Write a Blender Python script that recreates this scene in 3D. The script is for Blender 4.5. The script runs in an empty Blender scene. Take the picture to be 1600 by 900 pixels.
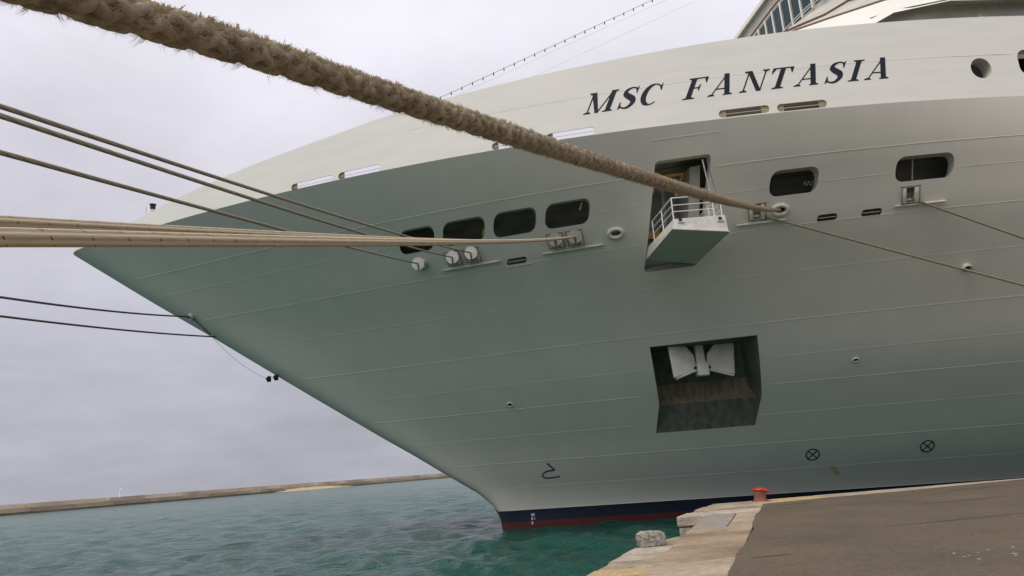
import bpy, bmesh, math, random
import numpy as np
from mathutils import Vector, Matrix
from mathutils.geometry import delaunay_2d_cdt

random.seed(7); rng = np.random.default_rng(7)
scene = bpy.context.scene
COL = scene.collection
R = math.radians

# ------------------------------------------------------------------ camera
EYE = 3.5                                    # metres above the water
FOC = 1200.0 / 1600.0                        # focal length over picture width
PITCH, ROLL = math.atan(282.2 / 1200.0), math.atan(0.075)
cam_d = bpy.data.cameras.new('camera')
cam = bpy.data.objects.new('camera', cam_d); COL.objects.link(cam)
cam_d.sensor_width = 36.0; cam_d.lens = 36.0 * FOC
cam_d.clip_start = 0.05; cam_d.clip_end = 20000
Fv = Vector((0, math.cos(PITCH), math.sin(PITCH))); R0 = Vector((1, 0, 0)); U0 = R0.cross(Fv)
Rv = math.cos(ROLL) * R0 - math.sin(ROLL) * U0
Uv = math.sin(ROLL) * R0 + math.cos(ROLL) * U0
cam.matrix_world = Matrix(((Rv.x, Uv.x, -Fv.x, 0), (Rv.y, Uv.y, -Fv.y, 0), (Rv.z, Uv.z, -Fv.z, EYE), (0, 0, 0, 1)))
scene.camera = cam

# ------------------------------------------------------------------ sky: bright overcast
SUN_AZ = R(218)       # compass-like angle from +Y clockwise: behind the camera, to its left
SUN_EL = R(56)
world = bpy.data.worlds.new('World'); scene.world = world; world.use_nodes = True
nt = world.node_tree; N = nt.nodes; Lk = nt.links
for x in list(N): N.remove(x)
out = N.new('ShaderNodeOutputWorld'); bg = N.new('ShaderNodeBackground'); Lk.new(bg.outputs[0], out.inputs[0])
sky = N.new('ShaderNodeTexSky'); sky.sky_type = 'NISHITA'; sky.sun_disc = False
sky.sun_elevation = SUN_EL; sky.sun_rotation = SUN_AZ
skm = N.new('ShaderNodeVectorMath'); skm.operation = 'SCALE'; skm.inputs['Scale'].default_value = 0.08
Lk.new(sky.outputs[0], skm.inputs[0])
tc = N.new('ShaderNodeTexCoord'); sep = N.new('ShaderNodeSeparateXYZ'); Lk.new(tc.outputs['Generated'], sep.inputs[0])
ramp = N.new('ShaderNodeValToRGB'); e = ramp.color_ramp.elements
e[0].position = 0.0; e[0].color = (.325, .33, .38, 1)
e[1].position = 1.0; e[1].color = (.78, .77, .83, 1)
for p_, c_ in ((.08, (.355, .358, .408, 1)), (.22, (.435, .43, .49, 1)), (.36, (.54, .527, .585, 1)), (.55, (.66, .645, .70, 1))):
    q_ = ramp.color_ramp.elements.new(p_); q_.color = c_
Lk.new(sep.outputs['Z'], ramp.inputs[0])
# clouds: direction projected to a high flat layer, so they crowd towards the horizon
mx = N.new('ShaderNodeMath'); mx.operation = 'MAXIMUM'; mx.inputs[1].default_value = 0.0; Lk.new(sep.outputs['Z'], mx.inputs[0])
ad = N.new('ShaderNodeMath'); ad.operation = 'ADD'; ad.inputs[1].default_value = 0.26; Lk.new(mx.outputs[0], ad.inputs[0])
dv = N.new('ShaderNodeVectorMath'); dv.operation = 'DIVIDE'; Lk.new(tc.outputs['Generated'], dv.inputs[0])
cmb = N.new('ShaderNodeCombineXYZ')
for k in range(3): Lk.new(ad.outputs[0], cmb.inputs[k])
Lk.new(cmb.outputs[0], dv.inputs[1])
n1 = N.new('ShaderNodeTexNoise'); n1.inputs['Scale'].default_value = 1.5; n1.inputs['Detail'].default_value = 9; n1.inputs['Roughness'].default_value = .58
Lk.new(dv.outputs[0], n1.inputs['Vector'])
mr = N.new('ShaderNodeMapRange'); mr.inputs[1].default_value = .3; mr.inputs[2].default_value = .7; mr.inputs[3].default_value = .84; mr.inputs[4].default_value = 1.13
Lk.new(n1.outputs[0], mr.inputs[0])
cs = N.new('ShaderNodeVectorMath'); cs.operation = 'SCALE'; Lk.new(ramp.outputs[0], cs.inputs[0]); Lk.new(mr.outputs[0], cs.inputs['Scale'])
mixw = N.new('ShaderNodeMixRGB'); mixw.inputs[0].default_value = .95
Lk.new(skm.outputs[0], mixw.inputs[1]); Lk.new(cs.outputs[0], mixw.inputs[2]); Lk.new(mixw.outputs[0], bg.inputs[0])
bg.inputs[1].default_value = 1.0

sun_d = bpy.data.lights.new('sun', 'SUN'); sun = bpy.data.objects.new('sun', sun_d); COL.objects.link(sun)
sun_d.energy = 1.5; sun_d.angle = R(35); sun_d.color = (1.0, .91, .78)
sdir = Vector((math.sin(SUN_AZ) * math.cos(SUN_EL), math.cos(SUN_AZ) * math.cos(SUN_EL), math.sin(SUN_EL)))
sun.rotation_euler = sdir.to_track_quat('Z', 'Y').to_euler(); sun.location = sdir * 200

vs = scene.view_settings; vs.view_transform = 'Standard'; vs.look = 'None'; vs.exposure = 0.4; vs.gamma = 1.0; vs.use_curve_mapping = False
scene.cycles.max_bounces = 8; scene.cycles.use_denoising = True

# ------------------------------------------------------------------ materials
def mat(name, col, rough=.6, metal=0., col2=None, nscale=3., ndetail=5., bump=0., bscale=40., stretch=(1, 1, 1), spec=.5, lo=.35, hi=.65, grain=None):
    m = bpy.data.materials.new(name); m.use_nodes = True
    t = m.node_tree; b = t.nodes['Principled BSDF']
    b.inputs['Base Color'].default_value = (*col, 1); b.inputs['Roughness'].default_value = rough; b.inputs['Metallic'].default_value = metal
    b.inputs['Specular IOR Level'].default_value = spec
    if col2 is not None or bump:
        tx = t.nodes.new('ShaderNodeTexCoord'); mp = t.nodes.new('ShaderNodeMapping'); mp.inputs['Scale'].default_value = stretch
        t.links.new(tx.outputs['Object'], mp.inputs[0])
    if col2 is not None:
        nz = t.nodes.new('ShaderNodeTexNoise'); nz.inputs['Scale'].default_value = nscale; nz.inputs['Detail'].default_value = ndetail
        t.links.new(mp.outputs[0], nz.inputs['Vector'])
        rm = t.nodes.new('ShaderNodeMapRange'); rm.inputs[1].default_value = lo; rm.inputs[2].default_value = hi; t.links.new(nz.outputs[0], rm.inputs[0])
        mi = t.nodes.new('ShaderNodeMixRGB'); mi.inputs[1].default_value = (*col, 1); mi.inputs[2].default_value = (*col2, 1)
        t.links.new(rm.outputs[0], mi.inputs[0]); t.links.new(mi.outputs[0], b.inputs['Base Color'])
    if grain and col2 is not None:
        ng = t.nodes.new('ShaderNodeTexNoise'); ng.inputs['Scale'].default_value = grain[0]; ng.inputs['Detail'].default_value = 8; ng.inputs['Roughness'].default_value = .7
        t.links.new(tx.outputs['Object'], ng.inputs['Vector'])
        rg = t.nodes.new('ShaderNodeMapRange'); rg.inputs[1].default_value = .3; rg.inputs[2].default_value = .7; rg.inputs[3].default_value = 1 - grain[1]; rg.inputs[4].default_value = 1 + grain[1]
        t.links.new(ng.outputs[0], rg.inputs[0])
        vm = t.nodes.new('ShaderNodeVectorMath'); vm.operation = 'SCALE'; t.links.new(mi.outputs[0], vm.inputs[0]); t.links.new(rg.outputs[0], vm.inputs['Scale']); t.links.new(vm.outputs[0], b.inputs['Base Color'])
    if bump:
        n2 = t.nodes.new('ShaderNodeTexNoise'); n2.inputs['Scale'].default_value = bscale; n2.inputs['Detail'].default_value = 6
        t.links.new(mp.outputs[0], n2.inputs['Vector'])
        bp = t.nodes.new('ShaderNodeBump'); bp.inputs['Strength'].default_value = bump; bp.inputs['Distance'].default_value = .05
        t.links.new(n2.outputs[0], bp.inputs['Height']); t.links.new(bp.outputs[0], b.inputs['Normal'])
    return m

M = {}
M['hull'] = mat('hull_paint_shaded', (.71, .695, .62), .45, col2=(.68, .665, .59), nscale=.7, stretch=(1.2, 1.2, .3), bump=.04, bscale=.55, spec=.3)  # same white paint as the bulwark, colour toned down to deepen the hull's shade
M['plating'] = mat('door_plating', (.60, .60, .55), .7, col2=(.55, .55, .5), nscale=1., spec=.15)
M['white'] = mat('white_paint', (.83, .82, .775), .42, col2=(.785, .775, .73), nscale=1.2, stretch=(.3, .3, 2.2), bump=.04, bscale=.6)
M['navy'] = mat('boot_top_navy', (.012, .018, .04), .4, col2=(.02, .026, .045), nscale=3)
M['red'] = mat('antifouling_red', (.11, .018, .017), .6, col2=(.07, .016, .016), nscale=3)
M['letter'] = mat('lettering_navy', (.012, .018, .032), .5, spec=.25)
M['mark'] = mat('marking_black', (.015, .016, .016), .6)
M['markw'] = mat('marking_white', (.75, .75, .75), .6)
M['yellowpaint'] = mat('yellow_smear', (.50, .46, .12), .7, col2=(.58, .55, .32), nscale=9)
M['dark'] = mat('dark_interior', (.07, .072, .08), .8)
M['inner'] = mat('inner_bulkhead_grey', (.46, .47, .47), .8, col2=(.30, .31, .31), nscale=.8, stretch=(1, 1, 4))
M['grey'] = mat('fitting_grey', (.48, .48, .43), .5, col2=(.38, .38, .33), nscale=5)
M['fit'] = mat('fitting_white', (.70, .69, .64), .45, col2=(.6, .58, .52), nscale=5)
M['bright'] = mat('railing_white', (.8, .8, .78), .4)
M['black'] = mat('black_rubber', (.012, .012, .013), .7)
M['liner'] = mat('slot_liner_tan', (.22, .185, .10), .7, col2=(.16, .13, .07), nscale=4)
M['house'] = mat('deckhouse_shaded_brown', (.05, .042, .02), .8)  # shade behind the bulwark slots put into the colour as a very dark brown
M['tan'] = mat('tan_bracket', (.40, .34, .20), .7, col2=(.30, .25, .14), nscale=4)
M['amber'] = mat('amber_paint', (.62, .36, .04), .5, col2=(.5, .28, .03), nscale=6)
M['yellow'] = mat('yellow_tape', (.7, .5, .03), .5)
M['pocket'] = mat('pocket_dark_grey', (.15, .15, .12), .7, col2=(.085, .09, .072), nscale=1.3, ndetail=9, stretch=(3, 3, .35), bump=.3, bscale=8)  # dark grey-green with darker, upright streaks
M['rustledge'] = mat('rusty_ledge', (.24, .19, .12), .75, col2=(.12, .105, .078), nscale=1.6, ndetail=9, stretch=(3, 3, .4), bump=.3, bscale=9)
M['anchor'] = mat('anchor_paint', (.68, .67, .61), .5, col2=(.58, .56, .50), nscale=2)
M['glass'] = mat('bridge_glass', (.03, .055, .07), .2, spec=.15)
M['rust'] = mat('rusty_trim', (.16, .08, .05), .7)
M['rustdark'] = mat('dark_gutter_paint', (.07, .05, .04), .7)
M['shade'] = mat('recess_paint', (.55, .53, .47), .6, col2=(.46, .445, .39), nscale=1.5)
M['disc'] = mat('rat_guard_white', (.78, .77, .72), .5, col2=(.66, .64, .58), nscale=6)
M['discg'] = mat('rat_guard_grey', (.42, .42, .37), .5, col2=(.34, .34, .3), nscale=6)
M['asphalt'] = mat('asphalt', (.136, .106, .068), .9, col2=(.092, .072, .047), nscale=.45, ndetail=12, bump=.8, bscale=30, lo=.3, hi=.72, grain=(14., .32))
M['slab'] = mat('concrete_slab', (.42, .34, .25), .85, col2=(.30, .23, .16), nscale=.8, ndetail=9, bump=.4, bscale=18, stretch=(.8, 1.3, 1), grain=(9., .3))
M['slabbrown'] = mat('stained_concrete', (.37, .29, .205), .85, col2=(.20, .137, .085), nscale=.6, ndetail=9, bump=.4, bscale=18, stretch=(.7, 1.3, 1), grain=(9., .3))
M['slabgrey'] = mat('grey_concrete', (.23, .21, .18), .85, col2=(.31, .28, .235), nscale=2., ndetail=9, bump=.4, bscale=18, stretch=(.7, 1.6, 1), grain=(9., .3))
M['stone'] = mat('pale_stone', (.42, .365, .28), .85, col2=(.29, .245, .185), nscale=1.6, ndetail=10, bump=.7, bscale=12, grain=(10., .4))
M['stone2'] = mat('ochre_stone', (.37, .31, .215), .85, col2=(.25, .205, .14), nscale=1.6, ndetail=10, bump=.7, bscale=12, grain=(10., .4))
M['stone3'] = mat('whitish_stone', (.47, .425, .35), .85, col2=(.34, .30, .24), nscale=1.6, ndetail=10, bump=.7, bscale=12, grain=(10., .4))
M['stoneyel'] = mat('yellowed_stone', (.47, .34, .15), .85, col2=(.40, .32, .21), nscale=1.4, ndetail=10, bump=.6, bscale=12, grain=(10., .35))
M['stonebr'] = mat('brown_stone', (.38, .31, .22), .85, col2=(.25, .165, .09), nscale=1.2, ndetail=10, bump=.6, bscale=12, grain=(10., .4))
M['granite'] = mat('grey_granite', (.42, .39, .34), .85, col2=(.20, .185, .165), nscale=9, ndetail=10, bump=.9, bscale=14)
M['bollred'] = mat('bollard_red', (.50, .035, .022), .45, col2=(.40, .04, .03), nscale=8)
M['bollrust'] = mat('bollard_rust', (.22, .085, .055), .75, col2=(.15, .08, .06), nscale=7, bump=.3, bscale=30)
M['bw'] = mat('breakwater_concrete', (.58, .49, .37), .9, col2=(.38, .31, .225), nscale=.06, ndetail=10, stretch=(1, 1, 5))
M['bw2'] = mat('breakwater_concrete_dark', (.47, .40, .30), .9, col2=(.33, .27, .20), nscale=.06, ndetail=10, stretch=(1, 1, 5))
M['bw3'] = mat('breakwater_concrete_pale', (.66, .57, .45), .9, col2=(.45, .37, .28), nscale=.06, ndetail=10, stretch=(1, 1, 5))
M['bwlow'] = mat('breakwater_wet', (.19, .155, .115), .9, col2=(.12, .10, .08), nscale=.08, ndetail=10)
M['bwsand'] = mat('breakwater_rubble', (.50, .40, .26), .9, col2=(.40, .32, .21), nscale=.3, ndetail=10)
M['wire'] = mat('thin_wire', (.10, .10, .11), .6)
M['fibre'] = mat('hairy_rope_fibre', (.40, .335, .24), .9, col2=(.26, .215, .15), nscale=5, ndetail=6, spec=.2)
M['hair'] = mat('rope_fuzz', (.52, .435, .31), .9, col2=(.38, .31, .21), nscale=14, spec=.2)
def translucent(m, fac):
    t = m.node_tree; b = t.nodes['Principled BSDF']; o_ = t.nodes['Material Output']
    tr = t.nodes.new('ShaderNodeBsdfTranslucent'); mx_ = t.nodes.new('ShaderNodeMixShader'); mx_.inputs[0].default_value = fac
    src = b.inputs['Base Color'].links[0].from_socket; t.links.new(src, tr.inputs['Color'])
    t.links.new(b.outputs[0], mx_.inputs[1]); t.links.new(tr.outputs[0], mx_.inputs[2]); t.links.new(mx_.outputs[0], o_.inputs['Surface'])
translucent(M['hair'], .5)
def rope_mat(name, c1, c2, strands, pitch, ticks=False):
    """uv: u runs round the rope (0..1), v along it in metres"""
    m = bpy.data.materials.new(name); m.use_nodes = True; t = m.node_tree; b = t.nodes['Principled BSDF']
    b.inputs['Roughness'].default_value = .85; b.inputs['Specular IOR Level'].default_value = .2
    uv = t.nodes.new('ShaderNodeUVMap'); sp = t.nodes.new('ShaderNodeSeparateXYZ'); t.links.new(uv.outputs[0], sp.inputs[0])
    def math_(op, a, b_=None, v=None):
        q = t.nodes.new('ShaderNodeMath'); q.operation = op
        t.links.new(a, q.inputs[0])
        if b_ is not None: t.links.new(b_, q.inputs[1])
        elif v is not None: q.inputs[1].default_value = v
        return q.outputs[0]
    tw = math_('ADD', math_('MULTIPLY', sp.outputs[0], v=strands), math_('MULTIPLY', sp.outputs[1], v=1.0 / pitch))
    sn = math_('SINE', math_('MULTIPLY', tw, v=2 * math.pi))
    nz = t.nodes.new('ShaderNodeTexNoise'); nz.inputs['Scale'].default_value = 6; nz.inputs['Detail'].default_value = 8
    cc = t.nodes.new('ShaderNodeCombineXYZ'); t.links.new(math_('MULTIPLY', sp.outputs[0], v=3.), cc.inputs[0]); t.links.new(sp.outputs[1], cc.inputs[1])
    t.links.new(cc.outputs[0], nz.inputs['Vector'])
    f = math_('ADD', math_('MULTIPLY', sn, v=.28), nz.outputs[0])
    mi = t.nodes.new('ShaderNodeMixRGB'); mi.inputs[1].default_value = (*c2, 1); mi.inputs[2].default_value = (*c1, 1); t.links.new(f, mi.inputs[0])
    col = mi.outputs[0]
    if ticks:
        fr = math_('FRACT', math_('ADD', math_('MULTIPLY', sp.outputs[1], v=1 / .30), math_('MULTIPLY', sp.outputs[0], v=1.0)))
        a1 = math_('LESS_THAN', fr, v=.045)
        fu = math_('FRACT', math_('MULTIPLY', sp.outputs[0], v=6.0)); a2 = math_('LESS_THAN', fu, v=.4)
        k = math_('MULTIPLY', a1, a2)
        m2 = t.nodes.new('ShaderNodeMixRGB'); t.links.new(math_('MULTIPLY', k, v=.8), m2.inputs[0]); t.links.new(col, m2.inputs[1]); m2.inputs[2].default_value = (.09, .07, .03, 1); col = m2.outputs[0]
    t.links.new(col, b.inputs['Base Color'])
    bp = t.nodes.new('ShaderNodeBump'); bp.inputs['Strength'].default_value = .6; bp.inputs['Distance'].default_value = .01
    t.links.new(f, bp.inputs['Height']); t.links.new(bp.outputs[0], b.inputs['Normal'])
    return m
M['ropepale'] = rope_mat('pale_braided_rope', (.56, .47, .335), (.40, .325, .22), 6, 50., True)
M['ropegrey'] = rope_mat('grey_brown_rope', (.38, .325, .245), (.21, .175, .125), 3, .30)
M['ropedark'] = rope_mat('dark_rope', (.14, .125, .11), (.07, .062, .055), 3, .30)
M['ropetan'] = rope_mat('tan_rope', (.31, .265, .18), (.19, .16, .105), 3, .30)

def water_mat():
    m = bpy.data.materials.new('green_sea'); m.use_nodes = True; t = m.node_tree; b = t.nodes['Principled BSDF']
    b.inputs['Base Color'].default_value = (.012, .078, .060, 1); b.inputs['Roughness'].default_value = .12; b.inputs['IOR'].default_value = 1.33; b.inputs['Specular IOR Level'].default_value = .36
    tx = t.nodes.new('ShaderNodeTexCoord')
    prev = None
    for sc_, st, dist, stretch in ((.22, .9, .30, (1, 2.2, 1)), (.8, .7, .11, (1, 1.9, 1)), (2.8, .9, .06, (1, 1.8, 1)), (8., .8, .02, (1, 1.5, 1))):
        mp = t.nodes.new('ShaderNodeMapping'); mp.inputs['Scale'].default_value = stretch; mp.inputs['Rotation'].default_value = (0, 0, .35)
        t.links.new(tx.outputs['Object'], mp.inputs[0])
        n = t.nodes.new('ShaderNodeTexNoise'); n.inputs['Scale'].default_value = sc_; n.inputs['Detail'].default_value = 4; n.inputs['Distortion'].default_value = .4
        t.links.new(mp.outputs[0], n.inputs['Vector'])
        bp = t.nodes.new('ShaderNodeBump'); bp.inputs['Strength'].default_value = st; bp.inputs['Distance'].default_value = dist * 3
        t.links.new(n.outputs[0], bp.inputs['Height'])
        if prev: t.links.new(prev, bp.inputs['Normal'])
        prev = bp.outputs[0]
    t.links.new(prev, b.inputs['Normal'])
    return m
M['sea'] = water_mat()

# ------------------------------------------------------------------ helpers
def tag(o, label=None, cat=None, group=None, kind=None):
    if label: o['label'] = label
    if cat: o['category'] = cat
    if group: o['group'] = group
    if kind: o['kind'] = kind
    return o
def mesh_obj(name, V, Fc, m, parent=None, smooth=False, uvs=None, normals=None):
    me = bpy.data.meshes.new(name); me.from_pydata([tuple(map(float, v)) for v in V], [], [tuple(f) for f in Fc]); me.validate(); me.update()
    if uvs is not None:
        ul = me.uv_layers.new(name='UVMap'); li = np.zeros(len(me.loops), dtype=np.int32); me.loops.foreach_get('vertex_index', li)
        # uvs is per face-corner list aligned with Fc
        ul.data.foreach_set('uv', np.array(uvs, dtype=np.float32).ravel())
    if smooth: me.polygons.foreach_set('use_smooth', [True] * len(me.polygons))
    if normals is not None: me.normals_split_custom_set_from_vertices([tuple(map(float, q)) for q in normals])
    me.materials.append(m)
    o = bpy.data.objects.new(name, me); COL.objects.link(o)
    if parent is not None: o.parent = parent
    return o
def empty(name, loc=(0, 0, 0), rz=0.):
    o = bpy.data.objects.new(name, None); COL.objects.link(o); o.location = loc; o.rotation_euler = (0, 0, rz); o.empty_display_size = .3
    return o
class MB:
    """collects simple solids into one mesh"""
    def __init__(s): s.V = []; s.F = []
    def add(s, V, F):
        k = len(s.V); s.V += [tuple(v) for v in V]; s.F += [tuple(i + k for i in f) for f in F]; return s
    def hexa(s, P):      # 8 points: bottom 4 ccw, top 4 ccw
        return s.add(P, [(3, 2, 1, 0), (4, 5, 6, 7), (0, 1, 5, 4), (1, 2, 6, 5), (2, 3, 7, 6), (3, 0, 4, 7)])
    def box(s, c, sz):
        x, y, z = c; a, b, d = sz[0] / 2, sz[1] / 2, sz[2] / 2
        return s.hexa([(x - a, y - b, z - d), (x + a, y - b, z - d), (x + a, y + b, z - d), (x - a, y + b, z - d), (x - a, y - b, z + d), (x + a, y - b, z + d), (x + a, y + b, z + d), (x - a, y + b, z + d)])
    def prism(s, poly, z0, z1):
        n_ = len(poly); P = [(x, y, z0) for x, y in poly] + [(x, y, z1) for x, y in poly]
        return s.add(P, [tuple(range(n_))[::-1], tuple(range(n_, 2 * n_))] + [(i, (i + 1) % n_, n_ + (i + 1) % n_, n_ + i) for i in range(n_)])
    def tube(s, pts, r, sides=8, caps=True):
        V, F, _ = tube_data(pts, r, sides, caps); return s.add(V, F)
    def build(s, name, m, parent=None, smooth=False): return mesh_obj(name, s.V, s.F, m, parent, smooth)
def tube_data(pts, r, sides=8, caps=True):
    P = np.asarray(pts, float); n_ = len(P); rr = np.broadcast_to(np.asarray(r, float), (n_,))
    T = np.gradient(P, axis=0); T /= np.linalg.norm(T, axis=1)[:, None] + 1e-12
    ref = np.array([0, 0, 1.]) if abs(T[0][2]) < .9 else np.array([1., 0, 0])
    V = []
    for i in range(n_):
        u = np.cross(T[i], ref); u /= np.linalg.norm(u); w = np.cross(u, T[i])
        for k in range(sides):
            a = 2 * math.pi * k / sides; V.append(P[i] + rr[i] * (math.cos(a) * u + math.sin(a) * w))
    L = np.concatenate([[0], np.cumsum(np.linalg.norm(np.diff(P, axis=0), axis=1))])
    F, UV = [], []
    for i in range(n_ - 1):
        for k in range(sides):
            k2 = (k + 1) % sides
            F.append((i * sides + k, i * sides + k2, (i + 1) * sides + k2, (i + 1) * sides + k))
            UV += [(k / sides, L[i]), ((k + 1) / sides, L[i]), ((k + 1) / sides, L[i + 1]), (k / sides, L[i + 1])]
    if caps:
        F.append(tuple(range(sides))); UV += [(0, 0)] * sides
        F.append(tuple(range((n_ - 1) * sides, n_ * sides))[::-1]); UV += [(0, 0)] * sides
    return V, F, UV
def rope_obj(name, pts, r, m, sides=12, parent=None, lobes=0):
    V, F, UV = tube_data(pts, r, sides)
    if lobes:      # shallow grooves between the cover yarns, slowly turning round the rope
        P_ = np.asarray(pts, float); V = np.array(V).reshape(len(P_), sides, 3); k_ = np.arange(sides) / sides * 2 * math.pi
        V = (P_[:, None] + (V - P_[:, None]) * (1 - .10 * np.abs(np.sin(lobes / 2 * (k_[None] + np.arange(len(P_))[:, None] * .004))[..., None] ** 1) ** 6 - .0)).reshape(-1, 3)
    me_o = mesh_obj(name, V, F, m, parent, True, UV)
    return me_o

# ------------------------------------------------------------------ hull form  (s aft along the keel, b to port, z up)
TH = R(7.0); P0 = np.array([0, 46.5, 0.])
AX = np.array([math.cos(TH), math.sin(TH), 0]); NX = np.array([math.sin(TH), -math.cos(TH), 0])
def W(s, b, z): return P0 + s * AX + b * NX + np.array([0, 0, z])          # ship -> world
ZL = [-4, 0, 1.14, 2.46, 3.84, 5.2, 6.62, 7.8, 9.35, 11.33, 13.06, 14.57, 15.63, 17.0, 19.0]
LL = [150, 118, 104, 87, 78, 72, 66.5, 63.5, 61, 57, 53, 51, 49, 47.5, 46]
ZS = [-4, -1, .24, 1.14, 1.37, 2.23, 3.25, 4.6, 5.75, 9.08, 12.47, 14.52, 17.2, 19.0]
SS = [-1.4, -1.5, -1.6, -1.72, -1.89, -2.77, -4.39, -6.36, -8.17, -13.17, -18.17, -21.29, -25.2, -27.8]
def smi(z, x, y, w):
    return sum(np.interp(np.asarray(z, float) + k, x, y) for k in np.linspace(-w, w, 9)) / 9
def stem(z): return smi(z, ZS, SS, .3)
def bh(s, z):
    L = smi(z, ZL, LL, .5); u = np.maximum(np.asarray(s, float) - stem(z), 0); v = np.minimum(u / L, 1)
    q = 19. * (1 - (1 - v) ** 2); r = np.interp(z, [0, 4, 10, 18], [.15, .45, .9, 1.1])
    return np.sqrt(q * q + 2 * r * u * np.exp(-u / (2.5 * r)))
def zk(s): return smi(s, [-30, -18, -10, 0, 8, 20, 90], [17.62, 17.66, 17.58, 17.43, 17.31, 17.24, 17.24], 2.)
def ztop(s): return smi(s, [-27, -25, -21, -18.2, -15.1, -10.2, -6.5, -3.9, -.5, 2.25, 6.6, 9.3, 11.5, 90], [17.72, 17.75, 18.33, 18.93, 19.36, 19.86, 20.28, 20.47, 20.66, 20.76, 20.92, 20.99, 21.03, 21.0], 1.0)
def bsurf(s, z):      # hull below the knuckle, upright bulwark above it
    return bh(s, np.minimum(z, zk(s)))
def hp(s, z, off=0.):                     # point on the port shell in ship-local coordinates (x aft, y starboard, z up)
    e_ = .02
    p = np.array([s, -float(bsurf(s, z)), z])
    if off:
        _, _, nn = frame(s, z); p = p + nn * off
    return p
def frame(s, z):
    e_ = .03
    ps = np.array([2 * e_, -(float(bsurf(s + e_, z)) - float(bsurf(s - e_, z))), 0]); pz = np.array([0, -(float(bsurf(s, z + e_)) - float(bsurf(s, z - e_))), 2 * e_])
    t = ps / np.linalg.norm(ps); nn = np.cross(ps, pz); nn /= np.linalg.norm(nn)
    if nn[1] > 0: nn = -nn
    v = np.cross(t, nn); v = v if v[2] > 0 else -v
    return t, v, nn

def rrect(s0, s1, z0, z1, r, n_=5, lean=0.):
    pts = []
    for cx, cz, a0 in ((s1 - r, z1 - r, 0), (s0 + r, z1 - r, 90), (s0 + r, z0 + r, 180), (s1 - r, z0 + r, 270)):
        for k in range(n_ + 1):
            a = R(a0 + 90 * k / n_); pts.append((cx + r * math.cos(a) + lean * (z1 - (cz + r * math.sin(a))), cz + r * math.sin(a)))
    return pts
def ell(cs, cz, a, b, n_=28): return [(cs + a * math.cos(2 * math.pi * k / n_), cz + b * math.sin(2 * math.pi * k / n_)) for k in range(n_)]
def inside(pt, poly):
    x, y = pt; c = False; j = len(poly) - 1
    for i in range(len(poly)):
        xi, yi = poly[i]; xj, yj = poly[j]
        if (yi > y) != (yj > y) and x < (xj - xi) * (y - yi) / (yj - yi) + xi: c = not c
        j = i
    return c
def densify(poly, step):
    o = []
    for i in range(len(poly)):
        a, b = np.array(poly[i]), np.array(poly[(i + 1) % len(poly)]); k = max(1, int(math.ceil(np.linalg.norm(b - a) / step)))
        for q in range(k): o.append(tuple(a + (b - a) * q / k))
    return o

WINDOWS = [(-6.57, -4.87), (-4.46, -2.50), (-2.10, -.18), (.22, 2.16), (9.60, 11.56), (14.66, 17.02)]
DOOR = rrect(4.77, 7.05, 12.0, 16.08, .16)
POCKET = [(5.43, 8.85), (10.15, 8.85), (10.9, 6.15), (10.95, 4.78), (6.3, 4.78), (6.23, 6.15)]
SMALL = [(-1.46, -.55), (11.73, 12.54), (13.51, 14.33)]
CHOCKS = [(-5.55, 13.72), (3.35, 13.67), (10.16, 13.69)]
ROLL_ = [(-3.95, 13.75), (-3.05, 13.75), (.75, 13.76), (1.6, 13.76), (9.2, 13.75), (15.35, 13.7)]
HOLES = []
for a_, b_ in WINDOWS: HOLES.append(rrect(a_, b_, 14.21, 15.15, .34))
HOLES += [DOOR, POCKET]
for a_, b_ in SMALL: HOLES.append(rrect(a_, b_, 13.05, 13.31, .125))
for a_, b_ in CHOCKS: HOLES.append(ell(a_, b_, .26, .17))
for a_, b_ in ROLL_: HOLES.append(rrect(a_ - .17, a_ + .17, b_ - .26, b_ + .27, .03, 2))
BSLOTS = [(-11.72, -9.6, 17.70), (-9.31, -7.25, 17.70), (-2.17, -.10, 17.60), (.17, 2.22, 17.58), (7.31, 9.36, 17.51), (9.67, 11.7, 17.48)]
BH = [rrect(a_, b_, c_ - .15, c_ + .20, .165) for a_, b_, c_ in BSLOTS]
BH.append(ell(18.43, 18.60, .45, .47)); BH.append(rrect(20.15, 21.6, 18.2, 19.4, .4))

ship = empty('cruise_ship', tuple(P0), TH)
tag(ship, 'huge white cruise ship bow with navy MSC FANTASIA lettering moored at the quay', 'ship')

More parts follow.
